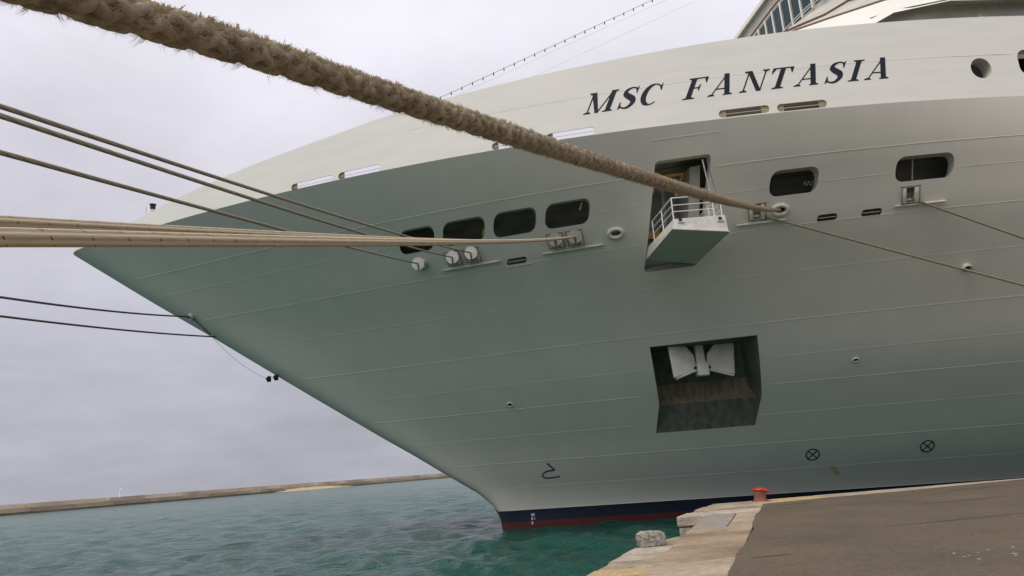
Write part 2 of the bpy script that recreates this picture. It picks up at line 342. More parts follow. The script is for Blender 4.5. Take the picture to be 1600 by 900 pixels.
SEND = 62.0
def plate(name, z0, z1, m, holes, parent, upper=None, lower=None, zmid=None, rows=4):
    """one strake of the port shell between two levels; (t, v) plane with t = sqrt(distance from the stem)"""
    lo = lower or (lambda s: z0); up = upper or (lambda s: z1)
    def tozv(s, z): l, u = float(lo(s)), float(up(s)); return z0 + (z - l) / (u - l) * (z1 - z0)
    def fromv(t, v):
        # solve s for given t (stem depends on z)
        z = v; s = float(stem(z)) + t * t
        for _ in range(3):
            l, u = float(lo(s)), float(up(s)); z = l + (v - z0) / (z1 - z0) * (u - l); s = float(stem(min(z, float(zk(s))))) + t * t
        return s, z
    ts = list(np.arange(0, 1.2, .06)) + list(np.arange(1.2, math.sqrt(SEND + 5), .09))
    ts[-1] = math.sqrt(SEND + 5)
    hs = []
    for h in holes:
        h = densify(h, .12); q = []
        for s, z in h:
            t = math.sqrt(max(1e-6, s - float(stem(min(z, float(zk(s))))))); q.append((t, tozv(s, z)))
        if max(v for _, v in q) > z0 and min(v for _, v in q) < z1: hs.append(q)
    vs_ = np.linspace(z0, z1, rows + 1)
    pts, edges = [], []
    for v in vs_:
        for t in ts:
            edge = v in (vs_[0], vs_[-1]) or t in (ts[0], ts[-1])
            if any(min(x for x, _ in q) - .03 < t < max(x for x, _ in q) + .03 and inside((t, v), q) for q in hs) and not edge: continue
            pts.append((t, v))
    # borders as constraints
    for v in (vs_[0], vs_[-1]):
        idx = [i for i, p in enumerate(pts) if p[1] == v]; edges += list(zip(idx[:-1], idx[1:]))
    for q in hs:
        k = len(pts); pts += q; edges += [(k + i, k + (i + 1) % len(q)) for i in range(len(q))]
    r = delaunay_2d_cdt([Vector(p) for p in pts], edges, [], 0, 1e-5)
    V2, F2 = r[0], r[2]; F = []
    for f in F2:
        c = (sum(V2[i].x for i in f) / len(f), sum(V2[i].y for i in f) / len(f))
        if not (z0 - 1e-4 < c[1] < z1 + 1e-4): continue
        if any(inside(c, q) for q in hs): continue
        F.append(f)
    used = sorted({i for f in F for i in f}); mp = {i: k for k, i in enumerate(used)}
    V, NN = [], []
    for i in used:
        t, v = V2[i]; v = min(max(v, z0), z1); t = max(t, 0.)
        s, z = fromv(t, v)
        V.append((s, -float(bsurf(s, z)), z))
        tt = max(t, .05); s_, z_ = fromv(tt, v)
        zc = z_ if zmid is None else min(max(z_, zmid[0](s_)), zmid[1](s_))
        NN.append(frame(s_, zc)[2])
    F = [tuple(mp[i] for i in f) for f in F]
    # orient outwards
    FF = []
    for f in F:
        a, b, c = (np.array(V[i]) for i in f[:3]); nn = np.cross(b - a, c - a); FF.append(f if nn @ NN[f[0]] > 0 else f[::-1])
    return mesh_obj(name, V, FF, m, parent, True, None, NN)
def bead(name, sa, sb_, zf, r, m, parent, off=.0, step=.5):
    n_ = max(2, int((sb_ - sa) / step)); s_ = sa + (sb_ - sa) * (np.linspace(0, 1, n_) ** 1.3)
    pts = [hp(s, float(zf(s)), off) for s in s_]
    V, F, _ = tube_data(pts, r, 5); return mesh_obj(name, V, F, m, parent, True)

LEV = [-2.5, .54, 1.18, 2.46, 3.84, 5.24, 6.62, 7.83, 9.35, 11.32, 13.05, 14.57, 15.6]
plates = []
for i in range(len(LEV) - 1):
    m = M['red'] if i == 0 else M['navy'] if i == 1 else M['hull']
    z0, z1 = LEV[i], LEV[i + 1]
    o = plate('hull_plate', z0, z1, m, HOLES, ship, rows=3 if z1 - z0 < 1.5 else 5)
    if i == 0: o['label'] = 'dark red antifouling band at the waterline'
    if i == 1: o['label'] = 'navy blue boot top band'
    plates.append(o)
    if 2 <= i:
        sA = float(stem(z0)) + (.9 if i > 2 else .6)
        for (a_, b_) in ([(sA, 5.6), (10.6, SEND)] if i in (6, 7) else [(sA, 4.6), (7.2, SEND)] if i in (10, 11) else [(sA, SEND)]):
            # keep the bead out of the openings it would cross
            cuts = [(a_, b_)]
            for h in HOLES:
                zs_ = [q[1] for q in h]
                if min(zs_) < z0 < max(zs_):
                    h0, h1 = min(q[0] for q in h) - .1, max(q[0] for q in h) + .1; nc = []
                    for c0, c1 in cuts:
                        if h1 < c0 or h0 > c1: nc.append((c0, c1)); continue
                        if h0 > c0: nc.append((c0, h0))
                        if h1 < c1: nc.append((h1, c1))
                    cuts = nc
            for c0, c1 in cuts:
                if c1 - c0 > .3: bead('weld_seam', c0, c1, lambda s, z=z0: z, .009 if i % 2 else .013, M['hull'], o)
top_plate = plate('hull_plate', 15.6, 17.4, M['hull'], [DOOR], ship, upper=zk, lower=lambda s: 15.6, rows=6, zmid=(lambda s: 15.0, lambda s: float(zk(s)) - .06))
for c0, c1 in ((float(stem(15.6)) + 1.2, 4.6), (7.2, SEND)): bead('weld_seam', c0, c1, lambda s: 15.6, .015, M['hull'], top_plate)
bead('weld_seam', 4.55, 7.27, lambda s: 16.86, .015, M['hull'], top_plate)
bead('weld_seam', 4.75, 7.15, lambda s: 11.67, .012, M['hull'], plates[9])
bulwark = plate('bulwark', 17.4, 21.0, M['white'], BH, ship, upper=ztop, lower=zk, rows=8, zmid=(lambda s: float(zk(s)) + .06, lambda s: 30.))
bead('weld_seam', -6, 20, lambda s: 19.25 - .002 * s, .006, M['white'], bulwark)
# inner skin, cap rail of the bulwark
V, F = [], []
ss_ = [float(stem(17.5)) + t * t for t in np.arange(.25, math.sqrt(SEND + 5), .12)]
bead_pts = [np.array([s + .02, -float(bsurf(s, 30.)) + .05, float(ztop(s)) - .02]) for s in ss_]
MB().tube(bead_pts, .03, 6).build('cap_rail', M['white'], bulwark, True)
# starboard side, decks and the after end: the rest of the shell
def sheet(name, rowsP, m, parent, smooth=True):
    V = [p for r in rowsP for p in r]; n_ = len(rowsP[0]); F = []
    for i in range(len(rowsP) - 1):
        for k in range(n_ - 1): F.append((i * n_ + k, i * n_ + k + 1, (i + 1) * n_ + k + 1, (i + 1) * n_ + k))
    return mesh_obj(name, V, F, m, parent, smooth)
tl = [0, .12, .3, .6, 1, 1.5, 2, 2.6, 3.2, 4, 5, 6, 7, math.sqrt(SEND + 5)]
rows_ = []
for z in list(np.linspace(-2.5, 17.4, 26)):
    rows_.append([(float(stem(z)) + t * t, float(bh(float(stem(z)) + t * t, z)), z) for t in tl])
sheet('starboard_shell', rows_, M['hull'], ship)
rows_ = []
for f_ in (0, .5, 1):
    rr_ = []
    for t in tl:
        s = float(stem(17.4)) + t * t; rr_.append((s, float(bh(s, 17.4)), 17.4 + f_ * (float(ztop(s)) - 17.4)))
    rows_.append(rr_)
sheet('starboard_bulwark', rows_, M['white'], ship)
def deck(name, z, m, inset=.02, s_from=None):
    tt = [t for t in np.arange(.15, math.sqrt(SEND + 5), .3)] + [math.sqrt(SEND + 5)]
    a = []
    for t in tt:
        s = float(stem(z)) + t * t
        if s_from is not None and s < s_from: continue
        b = float(bh(s, z)) - inset; a.append([(s, -b, z), (s, 0, z), (s, b, z)])
    return sheet(name, a, m, ship, False)
deck('foredeck', 17.15, M['shade'])
deck('deckhead', 15.75, M['inner'], .25, 7.6)
deck('mooring_deck', 12.35, M['shade'], .05)
# inner bulkhead behind the mooring openings
rows_ = [[(s, -(float(bh(s, 12.4)) - .9), z) for s in np.concatenate([np.arange(-9, 4.5, .9), np.arange(7.6, SEND, 2.)])] for z in (12.36, 17.1)]
sheet('inner_bulkhead', rows_, M['inner'], ship, False)

def liner(name, poly, depth, m, parent, step=.15, slope=0.):
    q = densify(poly, step); n_ = len(q)
    V = [hp(s, z) for s, z in q] + [hp(s, z) + np.array([0, depth, slope]) for s, z in q]
    F = [(i, (i + 1) % n_, n_ + (i + 1) % n_, n_ + i) for i in range(n_)]
    return mesh_obj(name, V, F, m, parent, False)
for (a_, b_) in WINDOWS:
    w_ = liner('mooring_opening', rrect(a_, b_, 14.21, 15.15, .34), .28 if a_ < 5 else .42, M['grey'], ship)
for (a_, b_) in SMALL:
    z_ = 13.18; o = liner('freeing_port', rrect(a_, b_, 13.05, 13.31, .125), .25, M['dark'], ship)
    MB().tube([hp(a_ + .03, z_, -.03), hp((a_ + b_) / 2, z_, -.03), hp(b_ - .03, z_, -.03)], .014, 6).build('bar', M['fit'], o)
bead('drip_ledge', -1.5, -.3, lambda s: 13.0, .02, M['fit'], plates[10], .01)
for (a_, b_, c_), h in zip(BSLOTS, BH):
    o = liner('bulwark_slot', h, .05, M['fit'], bulwark)
    for e0, e1 in ((a_ - .05, a_ + .30),) + (((b_ - .28, b_ + .05),) if a_ > 5 else ()):
        MB().hexa([hp(e0, c_ - .2) + np.array([0, .06, 0]), hp(e1, c_ - .2) + np.array([0, .06, 0]), hp(e1, c_ - .2) + np.array([0, .12, 0]), hp(e0, c_ - .2) + np.array([0, .12, 0]), hp(e0, c_ + .25) + np.array([0, .06, 0]), hp(e1, c_ + .25) + np.array([0, .06, 0]), hp(e1, c_ + .25) + np.array([0, .12, 0]), hp(e0, c_ + .25) + np.array([0, .12, 0])]).build('slot_bracket', M['tan'], bulwark)
    MB().tube([hp(a_, c_ + .02, -.06), hp((a_ + b_) / 2, c_ + .02, -.06), hp(b_, c_ + .02, -.06)], .012, 6).build('slot_bar', M['fit'], bulwark)
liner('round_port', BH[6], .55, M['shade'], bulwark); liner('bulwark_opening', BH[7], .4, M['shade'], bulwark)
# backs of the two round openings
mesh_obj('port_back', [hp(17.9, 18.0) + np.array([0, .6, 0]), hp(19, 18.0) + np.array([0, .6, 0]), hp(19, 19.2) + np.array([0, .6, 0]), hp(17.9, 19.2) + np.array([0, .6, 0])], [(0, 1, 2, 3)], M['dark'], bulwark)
# small bits of gear seen inside the openings
for s, z, ds, dz, mm in ((-2.72, 14.42, .10, .34, 'yellow'), (1.66, 14.78, .10, .36, 'yellow')):
    t, v, nn = frame(s, z); c = hp(s, z, -.33)
    MB().hexa([c - t * ds / 2 - v * dz / 2 + t * .0, c + t * ds / 2 - v * dz / 2, c + t * ds / 2 - v * dz / 2 - nn * .08, c - t * ds / 2 - v * dz / 2 - nn * .08,
               c - t * ds / 2 + v * dz / 2 + t * .16, c + t * ds / 2 + v * dz / 2 + t * .16, c + t * ds / 2 + v * dz / 2 - nn * .08 + t * .16, c - t * ds / 2 + v * dz / 2 - nn * .08 + t * .16]).build('yellow_guard', M[mm], ship)
MB().tube([hp(15.6, 14.15, -.5), hp(15.5, 15.2, -.5)], .03, 8).build('stanchion', M['shade'], ship)
rr_ = [hp(11.1 + .05 * k, 14.45 + .1 * math.sin(k * 1.9), -.4 - .03 * (k % 3)) for k in range(9)]
MB().tube(rr_, .018, 6).build('coiled_line', M['grey'], ship)

# --- oval chocks, roller fairleads, ledge bars
def ring(s, z, a, b, r, m, name, parent):
    t, v, nn = frame(s, z); c = hp(s, z, .03); V, F = [], []; n_, k_ = 32, 10
    for i in range(n_):
        th = 2 * math.pi * i / n_; ctr = c + t * a * math.cos(th) + v * b * math.sin(th); d = t * math.cos(th) * b + v * math.sin(th) * a; d /= np.linalg.norm(d)
        for k in range(k_):
            ph = 2 * math.pi * k / k_; V.append(ctr + r * (math.cos(ph) * d + math.sin(ph) * nn))
    for i in range(n_):
        for k in range(k_): F.append((i * k_ + k, i * k_ + (k + 1) % k_, ((i + 1) % n_) * k_ + (k + 1) % k_, ((i + 1) % n_) * k_ + k))
    return mesh_obj(name, V, F, m, parent, True)
for i, (s, z) in enumerate(CHOCKS):
    o = ring(s, z, .31, .21, .10, M['fit'] if i else M['grey'], 'oval_chock', ship)
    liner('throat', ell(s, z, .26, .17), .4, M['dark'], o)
def fairlead(s, z, two_discs=False):
    t, v, nn = frame(s, z); c = hp(s, z, .0)
    o = MB()
    fr = MB()
    for sg in (-1, 1):
        fr.tube([c + t * .37 * sg - v * .36 + nn * .14, c + t * .37 * sg + v * .37 + nn * .14], .016, 6)
    fr.tube([c - t * .43 + v * .37 + nn * .14, c + t * .43 + v * .37 + nn * .14], .02, 6)
    fr.tube([c - t * .40 - v * .36 + nn * .12, c + t * .40 - v * .36 + nn * .12], .022, 6)
    f = fr.build('frame', M['rust'], None); f.name = 'roller_fairlead'; f.parent = ship
    for sg in (-1, 1):
        rl = MB(); rl.tube([c + t * .25 * sg - v * .34 + nn * .10, c + t * .25 * sg - v * .3 + nn * .10, c + t * .25 * sg + v * .31 + nn * .10, c + t * .25 * sg + v * .35 + nn * .10], [.06, .085, .085, .06], 12)
        rl.build('roller', M['fit'], f, True)
    MB().tube([c - t * .17 - v * .22 + nn * .02, c + t * .17 - v * .22 + nn * .02], .06, 10).build('lower_roller', M['grey'], f, True)
    MB().hexa([c - t * .2 + v * .02 - nn * .22, c + t * .2 + v * .02 - nn * .22, c + t * .2 + v * .02 - nn * .3, c - t * .2 + v * .02 - nn * .3, c - t * .2 - v * .3 - nn * .22, c + t * .2 - v * .3 - nn * .22, c + t * .2 - v * .3 - nn * .3, c - t * .2 - v * .3 - nn * .3]).build('back_plate', M['grey'], f)
for s, z in ROLL_: fairlead(s, z)
for a_, b_ in ((-4.5, -1.73), (.17, 2.86), (8.42, 10.45), (14.76, 16.82)):
    n_ = 6; MB().tube([hp(a_ + (b_ - a_) * k / n_, 13.33, .09) for k in range(n_ + 1)], .055, 8).build('chafe_bar', M['fit'], ship, True)
# drains and the half-round deflector
for s, z, r in ((-1.15, 6.89, .15), (14.63, 7.35, .13)):
    o = ring(s, z, r, r * .8, .035, M['hull'], 'drain', ship)
    t, v, nn = frame(s, z); c = hp(s, z, .012)
    n_ = 16; mesh_obj('drain_hole', [c + t * r * .92 * math.cos(2 * math.pi * k / n_) + v * r * .74 * math.sin(2 * math.pi * k / n_) for k in range(n_)], [tuple(range(n_))], M['mark'], o)
t, v, nn = frame(18.3, 10.72); c = hp(18.3, 10.72); V, F = [], []
for i in range(9):
    th = math.pi * i / 8
    d = t * .22 * math.cos(th) * .9 + v * .22 * math.sin(th); V += [c + d - v * .05, c + d - v * .05 + nn * .22 - v * .06]
for i in range(8): F.append((2 * i, 2 * i + 1, 2 * i + 3, 2 * i + 2))
sp_ = mesh_obj('discharge_hood', V, F, M['hull'], ship, True)
md = sp_.modifiers.new('t', 'SOLIDIFY'); md.thickness = .03
n_ = 16; mesh_obj('discharge_mouth', [hp(18.3, 10.70, .008) + t * .19 * math.cos(2 * math.pi * k / n_) + v * .2 * math.sin(2 * math.pi * k / n_) for k in range(n_)], [tuple(range(n_))], M['pocket'], sp_)

# --- flat painted marks and letters: triangulated over the curved shell, a few mm proud
def decal(name, polys, m, parent, off=.008, grid=.12):
    pts, edges = [], []
    for p in polys:
        q = densify(p, grid); k = len(pts); pts += q; edges += [(k + i, k + (i + 1) % len(q)) for i in range(len(q))]
    x0, x1 = min(p[0] for p in pts), max(p[0] for p in pts); y0, y1 = min(p[1] for p in pts), max(p[1] for p in pts)
    for x in np.arange(x0, x1, grid):
        for y in np.arange(y0, y1, grid):
            if any(inside((x, y), p) for p in polys): pts.append((x + .003, y + .002))
    r = delaunay_2d_cdt([Vector(p) for p in pts], edges, [], 0, 1e-5)
    F = []
    for f in r[2]:
        c = (sum(r[0][i].x for i in f) / 3, sum(r[0][i].y for i in f) / 3)
        if any(inside(c, p) for p in polys): F.append(f)
    V = [hp(q.x, q.y, off) for q in r[0]]
    nn = frame(pts[0][0], pts[0][1])[2]
    FF = []
    for f in F:
        a, b, c = (np.array(V[i]) for i in f[:3]); FF.append(f if np.cross(b - a, c - a) @ nn > 0 else f[::-1])
    used = sorted({i for f in FF for i in f}); mp = {i: k for k, i in enumerate(used)}
    return mesh_obj(name, [V[i] for i in used], [tuple(mp[i] for i in f) for f in FF], m, parent)
def stroke(path, w):
    """outline of a polyline with a width at each point"""
    P = np.array(path, float); w = np.broadcast_to(np.asarray(w, float), (len(P),)); T = np.gradient(P, axis=0); T /= np.linalg.norm(T, axis=1)[:, None]
    Nn = np.stack([-T[:, 1], T[:, 0]], 1)
    return [tuple(q) for q in P + Nn * w[:, None] / 2] + [tuple(q) for q in (P - Nn * w[:, None] / 2)[::-1]]
def spline(P, n_=8):
    P = np.array(P, float); o = []
    for i in range(len(P) - 1):
        p0, p1, p2, p3 = P[max(i - 1, 0)], P[i], P[i + 1], P[min(i + 2, len(P) - 1)]
        for k in range(n_):
            t = k / n_; o.append(.5 * ((2 * p1) + (-p0 + p2) * t + (2 * p0 - 5 * p1 + 4 * p2 - p3) * t * t + (-p0 + 3 * p1 - 3 * p2 + p3) * t ** 3))
    o.append(P[-1]); return np.array(o)
def rect(x0, y0, x1, y1): return [(x0, y0), (x1, y0), (x1, y1), (x0, y1)]
def stemp(xa, ya, xb, yb, w): return [(xa - w / 2, ya), (xa + w / 2, ya), (xb + w / 2, yb), (xb - w / 2, yb)]
def serif(x0, x1, y, up):
    h = .035; d = .05 if up else -.05; xm0, xm1 = x0 + (x1 - x0) * .3, x0 + (x1 - x0) * .7
    return [[(x0, y), (x1, y), (x1, y + h * (1 if up else -1)), (xm1, y + d * 1.8), (xm0, y + d * 1.8), (x0, y + h * (1 if up else -1))]]
def glyph(ch):
    if ch == 'I': return [stemp(.25, 0, .25, 1, .23)] + serif(.0, .5, 0, True) + serif(.0, .5, 1, False)
    if ch == 'F': return [stemp(.26, 0, .26, 1, .23), rect(.2, .945, .86, 1.0), [(.87, 1.), (.87, .72), (.83, .72), (.72, .95)], rect(.3, .49, .62, .545), [(.63, .68), (.63, .36), (.60, .36), (.53, .52), (.60, .68)]] + serif(.0, .54, 0, True) + serif(.02, .5, 1, False)
    if ch == 'T': return [stemp(.46, 0, .46, 1, .23), rect(.02, .945, .92, 1.0), [(.0, 1.), (.0, .72), (.04, .72), (.16, .95)], [(.93, 1.), (.93, .72), (.89, .72), (.77, .95)]] + serif(.2, .72, 0, True)
    if ch == 'A': return [stemp(.13, 0, .55, 1.0, .065), stemp(.86, 0, .53, 1.03, .235), rect(.24, .29, .74, .345)] + serif(-.02, .29, 0, True) + serif(.66, 1.08, 0, True)
    if ch == 'N': return [stemp(.17, 0, .17, 1, .065), [(.07, 1.), (.29, 1.), (.98, 0.), (.77, 0.)], stemp(.93, 0, .93, 1, .065)] + serif(.0, .34, 0, True) + serif(-.04, .24, 1, False) + serif(.77, 1.09, 1, False)
    if ch == 'M': return [stemp(.17, 0, .17, 1, .065), [(.06, 1.), (.30, 1.), (.70, 0.), (.53, 0.)], [(.60, .0), (.67, .0), (1.12, 1.), (1.04, 1.)], stemp(1.1, 0, 1.1, 1, .235)] + serif(.0, .34, 0, True) + serif(-.02, .24, 1, False) + serif(.86, 1.34, 0, True) + serif(1.04, 1.32, 1, False)
    if ch == 'C':
        th = [R(a) for a in range(48, 318, 9)]; pa = [(.47 + .37 * math.cos(a), .5 + .475 * math.sin(a)) for a in th]
        w = [.055 + .19 * max(0, -math.cos(a)) ** 1.0 for a in th]
        return [stroke(pa, w), [(.80, 1.02), (.83, .66), (.79, .66), (.68, .86), (.74, .9)]]
    if ch == 'S':
        P = spline([(.60, .76), (.52, .93), (.35, .965), (.17, .87), (.15, .71), (.33, .56), (.52, .42), (.57, .24), (.44, .06), (.26, .03), (.10, .12), (.05, .30)])
        wk = np.interp(np.linspace(0, 11, len(P)), range(12), [.03, .055, .07, .15, .2, .235, .235, .2, .13, .07, .055, .03])
        return [stroke(P, wk), [(.64, 1.02), (.63, .69), (.59, .69), (.53, .92)], [(.01, -.02), (.03, .33), (.07, .33), (.13, .07)]]
H_ = .95; SH = .45
for ch, s0_, sc_ in (('M', 1.79, .96), ('S', 3.20, 1.06), ('C', 4.08, .99), ('F', 5.89, .99), ('A', 6.95, .97), ('N', 8.23, .96), ('T', 9.36, .98), ('A', 10.48, .98), ('S', 11.72, 1.08), ('I', 12.69, .98), ('A', 13.39, .98)):
    polys = [[(s0_ + (x * sc_ * H_) + SH * y * H_, 18.40 + y * H_) for x, y in p] for p in glyph(ch)]
    o = decal('letter', polys, M['letter'], bulwark); o['label'] = 'navy serif italic letter ' + ch
# bulb symbol, thruster crosses, smear, draught figures
decal('bulb_mark', [stroke([(.90, 3.67), (1.1, 3.48), (1.33, 3.26)], .07), stroke(spline([(1.33, 3.28), (.98, 3.25), (.76, 3.17), (.68, 3.05), (.74, 2.93), (.95, 2.87), (1.25, 2.88), (1.62, 2.91)]), .07)], M['mark'], plates[3], grid=.2)
for s, z in ((14.04, 3.10), (19.22, 3.10)):
    th = np.linspace(0, 2 * math.pi, 33)
    kx = lambda poly: [(x - .32 * (y - z), y) for x, y in poly]
    ringp = [[(s + .33 * math.cos(a), z + .30 * math.sin(a)), (s + .33 * math.cos(b), z + .30 * math.sin(b)), (s + .275 * math.cos(b), z + .245 * math.sin(b)), (s + .275 * math.cos(a), z + .245 * math.sin(a))] for a, b in zip(th[:-1], th[1:])]
    decal('thruster_mark', [kx(q) for q in ringp + [stroke([(s - .21, z - .19), (s + .21, z + .19)], .05), stroke([(s - .21, z + .19), (s + .21, z - .19)], .05)]], M['mark'], plates[3], grid=.3)
decal('paint_smear', [[(15.05, 2.46), (15.18, 2.45), (15.38, 2.36), (15.6, 2.17), (15.74, 1.96), (15.62, 1.97), (15.42, 2.1), (15.2, 2.3)]], M['yellowpaint'], plates[2], grid=.1)
def digit(ch, x, y, h):
    seg = {'a': ((0, 1), (.5, 1)), 'b': ((.5, 1), (.5, .5)), 'c': ((.5, .5), (.5, 0)), 'd': ((0, 0), (.5, 0)), 'e': ((0, .5), (0, 0)), 'f': ((0, 1), (0, .5)), 'g': ((0, .5), (.5, .5))}
    on = {'8': 'abcdefg', '1': 'bc', '6': 'acdefg', '2': 'abged', '4': 'fgbc'}[ch]
    return [stroke([(x + seg[k][0][0] * h, y + seg[k][0][1] * h), (x + seg[k][1][0] * h, y + seg[k][1][1] * h)], .03) for k in on]
for z, txt, pl in ((.82, '82', 1), (.60, '81', 0), (.36, '8', 0)):
    for k, ch in enumerate(txt): decal('draught_figure', digit(ch, .06 + k * .11, z, .12), M['markw'], plates[1 if z > .54 else 0], grid=.2)

# --- shell door folded down as a platform
I = lambda s, b, z: np.array([s, -b, z])
door_b = lambda s, z: float(bsurf(s, z))
liner('shell_door_frame', DOOR, .35, M['grey'], ship)
pf = MB()
bot = [I(4.80, door_b(4.8, 12.5) - .1, 12.52), I(7.0, door_b(7.0, 12.1) - .1, 12.10), I(7.03, 17.1, 12.36), I(4.69, 17.1, 12.56)]
topp = [I(4.82, door_b(4.8, 12.9) - .1, 12.96), I(7.0, door_b(7.0, 12.9) - .1, 12.96), I(6.99, 17.06, 13.08), I(4.78, 17.06, 12.98)]
pf.hexa(bot + topp); platform = pf.build('shell_door_platform', M['fit'], ship)
pu = MB(); d_ = np.array([0, 0, -.02]); out_ = np.array([0, -.03, 0])
pu.hexa([bot[0] + d_ * 2, bot[1] + d_ * 2, bot[2] + d_ * 2 + np.array([.05, -.05, 0]), bot[3] + d_ * 2 + np.array([-.05, -.05, 0]), bot[0] - d_ * .1, bot[1] - d_ * .1, bot[2] - d_ * .1 + np.array([.05, -.05, 0]), bot[3] - d_ * .1 + np.array([-.05, -.05, 0])])
pu.build('outer_plating', M['plating'], platform)
for s in (5.05, 6.75):
    MB().box((s, -17.09, 12.93), (.13, .06, .11)).build('socket', M['mark'], platform)
    MB().box((s + .02, -17.1, 12.83), (.28, .05, .04)).build('socket_ledge', M['fit'], platform)
def rail(a, b, h, posts, name='railing'):
    a, b = np.array(a), np.array(b); r_ = MB()
    for f_ in (.36, .66, 1.): r_.tube([a + np.array([0, 0, h * f_]), b + np.array([0, 0, h * f_])], .018 if f_ < 1 else .024, 6)
    for k in range(posts):
        p = a + (b - a) * k / (posts - 1); r_.tube([p, p + np.array([0, 0, h])], .026, 6)
    return r_.build(name, M['bright'], platform)
rail(I(4.80, 17.02, 12.97), I(6.55, 17.02, 13.05), .93, 2)
rail(I(4.80, 17.0, 12.97), I(4.84, 14.1, 12.95), .93, 3)
rail(I(6.93, 16.9, 13.05), I(6.95, 14.2, 12.98), .93, 3)
MB().tube([I(6.9, door_b(6.9, 16) - .1, 15.9), I(6.95, 16.9, 13.05)], .02, 6).build('stay_wire', M['wire'], platform)
MB().tube([I(6.7, door_b(6.9, 16) - .1, 15.9), I(6.9, 16.2, 13.9)], .03, 6).build('stay_arm', M['grey'], platform)
# inside the doorway
mesh_obj('door_sill', [hp(4.78, 12.03) + np.array([0, .03, 0]), hp(7.04, 12.03) + np.array([0, .03, 0]), hp(7.04, 12.03) + np.array([0, .5, .5]), hp(4.78, 12.03) + np.array([0, .5, .5])], [(0, 1, 2, 3)], M['grey'], ship)
MB().hexa([I(6.55, 13.2, 12.4), I(7.0, 13.6, 12.4), I(7.0, 12.2, 12.4), I(6.55, 12.2, 12.4), I(6.62, 14.9, 16.1), I(7.02, 15.1, 16.1), I(7.0, 13.2, 16.1), I(6.6, 13.2, 16.1)]).build('door_pillar', M['shade'], ship)
ap = [I(4.95, 14.1, 15.2), I(5.15, 14.4, 15.85), I(6.35, 14.6, 15.92), I(6.05, 14.2, 15.0)]
MB().tube(ap, .11, 6).build('amber_frame', M['amber'], ship)
MB().box((5.3, -12.3, 13.75), (1.3, .15, .34)).build('amber_beam', M['amber'], ship)
MB().box((6.2, -13.4, 13.95), (.35, .06, .07)).build('yellow_strip', M['yellow'], ship)
MB().tube([I(5.9, 12.5, 12.4), I(5.9, 12.9, 15.9)], .09, 8).build('door_ram', M['grey'], ship)

# --- anchor pocket and the anchor in it
def edge_s(z, left):
    if left: return float(np.interp(z, [4.78, 6.15, 8.85], [6.3, 6.23, 5.43]))
    return float(np.interp(z, [4.78, 6.15, 8.85], [10.95, 10.9, 10.15]))
def inset(z): return float(np.interp(z, [4.78, 6.15, 6.35, 6.7, 7.2, 8.86], [.0, .50, .9, 1.45, 1.85, 2.0]))
def pk(s, z, f_=1.): p = hp(s, z); return p + np.array([0, inset(z) * f_, 0])
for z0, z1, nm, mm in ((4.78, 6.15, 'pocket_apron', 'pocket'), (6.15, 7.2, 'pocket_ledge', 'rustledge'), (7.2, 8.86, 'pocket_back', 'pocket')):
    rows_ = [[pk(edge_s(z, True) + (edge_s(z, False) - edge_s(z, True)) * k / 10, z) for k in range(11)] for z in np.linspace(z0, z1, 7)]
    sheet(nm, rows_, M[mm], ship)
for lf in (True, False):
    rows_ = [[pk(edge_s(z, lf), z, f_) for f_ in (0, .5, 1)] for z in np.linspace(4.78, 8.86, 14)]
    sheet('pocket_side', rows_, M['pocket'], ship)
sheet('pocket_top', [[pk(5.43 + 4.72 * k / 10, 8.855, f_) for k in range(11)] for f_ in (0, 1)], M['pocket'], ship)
ac = empty('anchor', tuple(W(8.08, 8.9, 7.64)), TH)
ac.scale = (1.18, 1.0, 1.08)
tag(ac, 'white painted ship anchor with two spread flukes stowed in the hull recess', 'anchor')
def fl(sg):
    # fluke: broad outer edge, narrow at the crown
    o = [(.22 * sg, .0), (1.32 * sg, -.36), (1.44 * sg, 1.12), (.62 * sg, 1.12), (.30 * sg, .70)]
    y0, y1 = -.28, -.10
    P = [(x, y0 - .25 * abs(x), z) for x, z in o] + [(x, y1 - .25 * abs(x), z) for x, z in o]
    m_ = MB().add(P, [(0, 1, 2, 3, 4), (9, 8, 7, 6, 5)] + [(k, 5 + k, 5 + (k + 1) % 5, (k + 1) % 5) for k in range(5)])
    b = m_.build('fluke', M['anchor'], ac); md = b.modifiers.new('bev', 'BEVEL'); md.width = .05; md.segments = 2
    MB().tube([(1.25 * sg, -.62, -.40), (.25 * sg, -.36, -.03)], .05, 8).build('fluke_edge', M['anchor'], ac, True)
    MB().tube([(.30 * sg, -.42, .07), (.30 * sg, -.2, .07)], .075, 12).build('pin', M['mark'], ac)
fl(-1); fl(1)
o = MB().box((0, -.30, .0), (.50, .5, .62)).build('crown', M['anchor'], ac); md = o.modifiers.new('bev', 'BEVEL'); md.width = .06; md.segments = 2
o = MB().hexa([(-.2, -.35, .3), (.2, -.35, .3), (.2, .0, .3), (-.2, .0, .3), (-.17, -.3, 1.15), (.17, -.3, 1.15), (.17, .0, 1.15), (-.17, .0, 1.15)]).build('shank', M['anchor'], ac); md = o.modifiers.new('bev', 'BEVEL'); md.width = .03

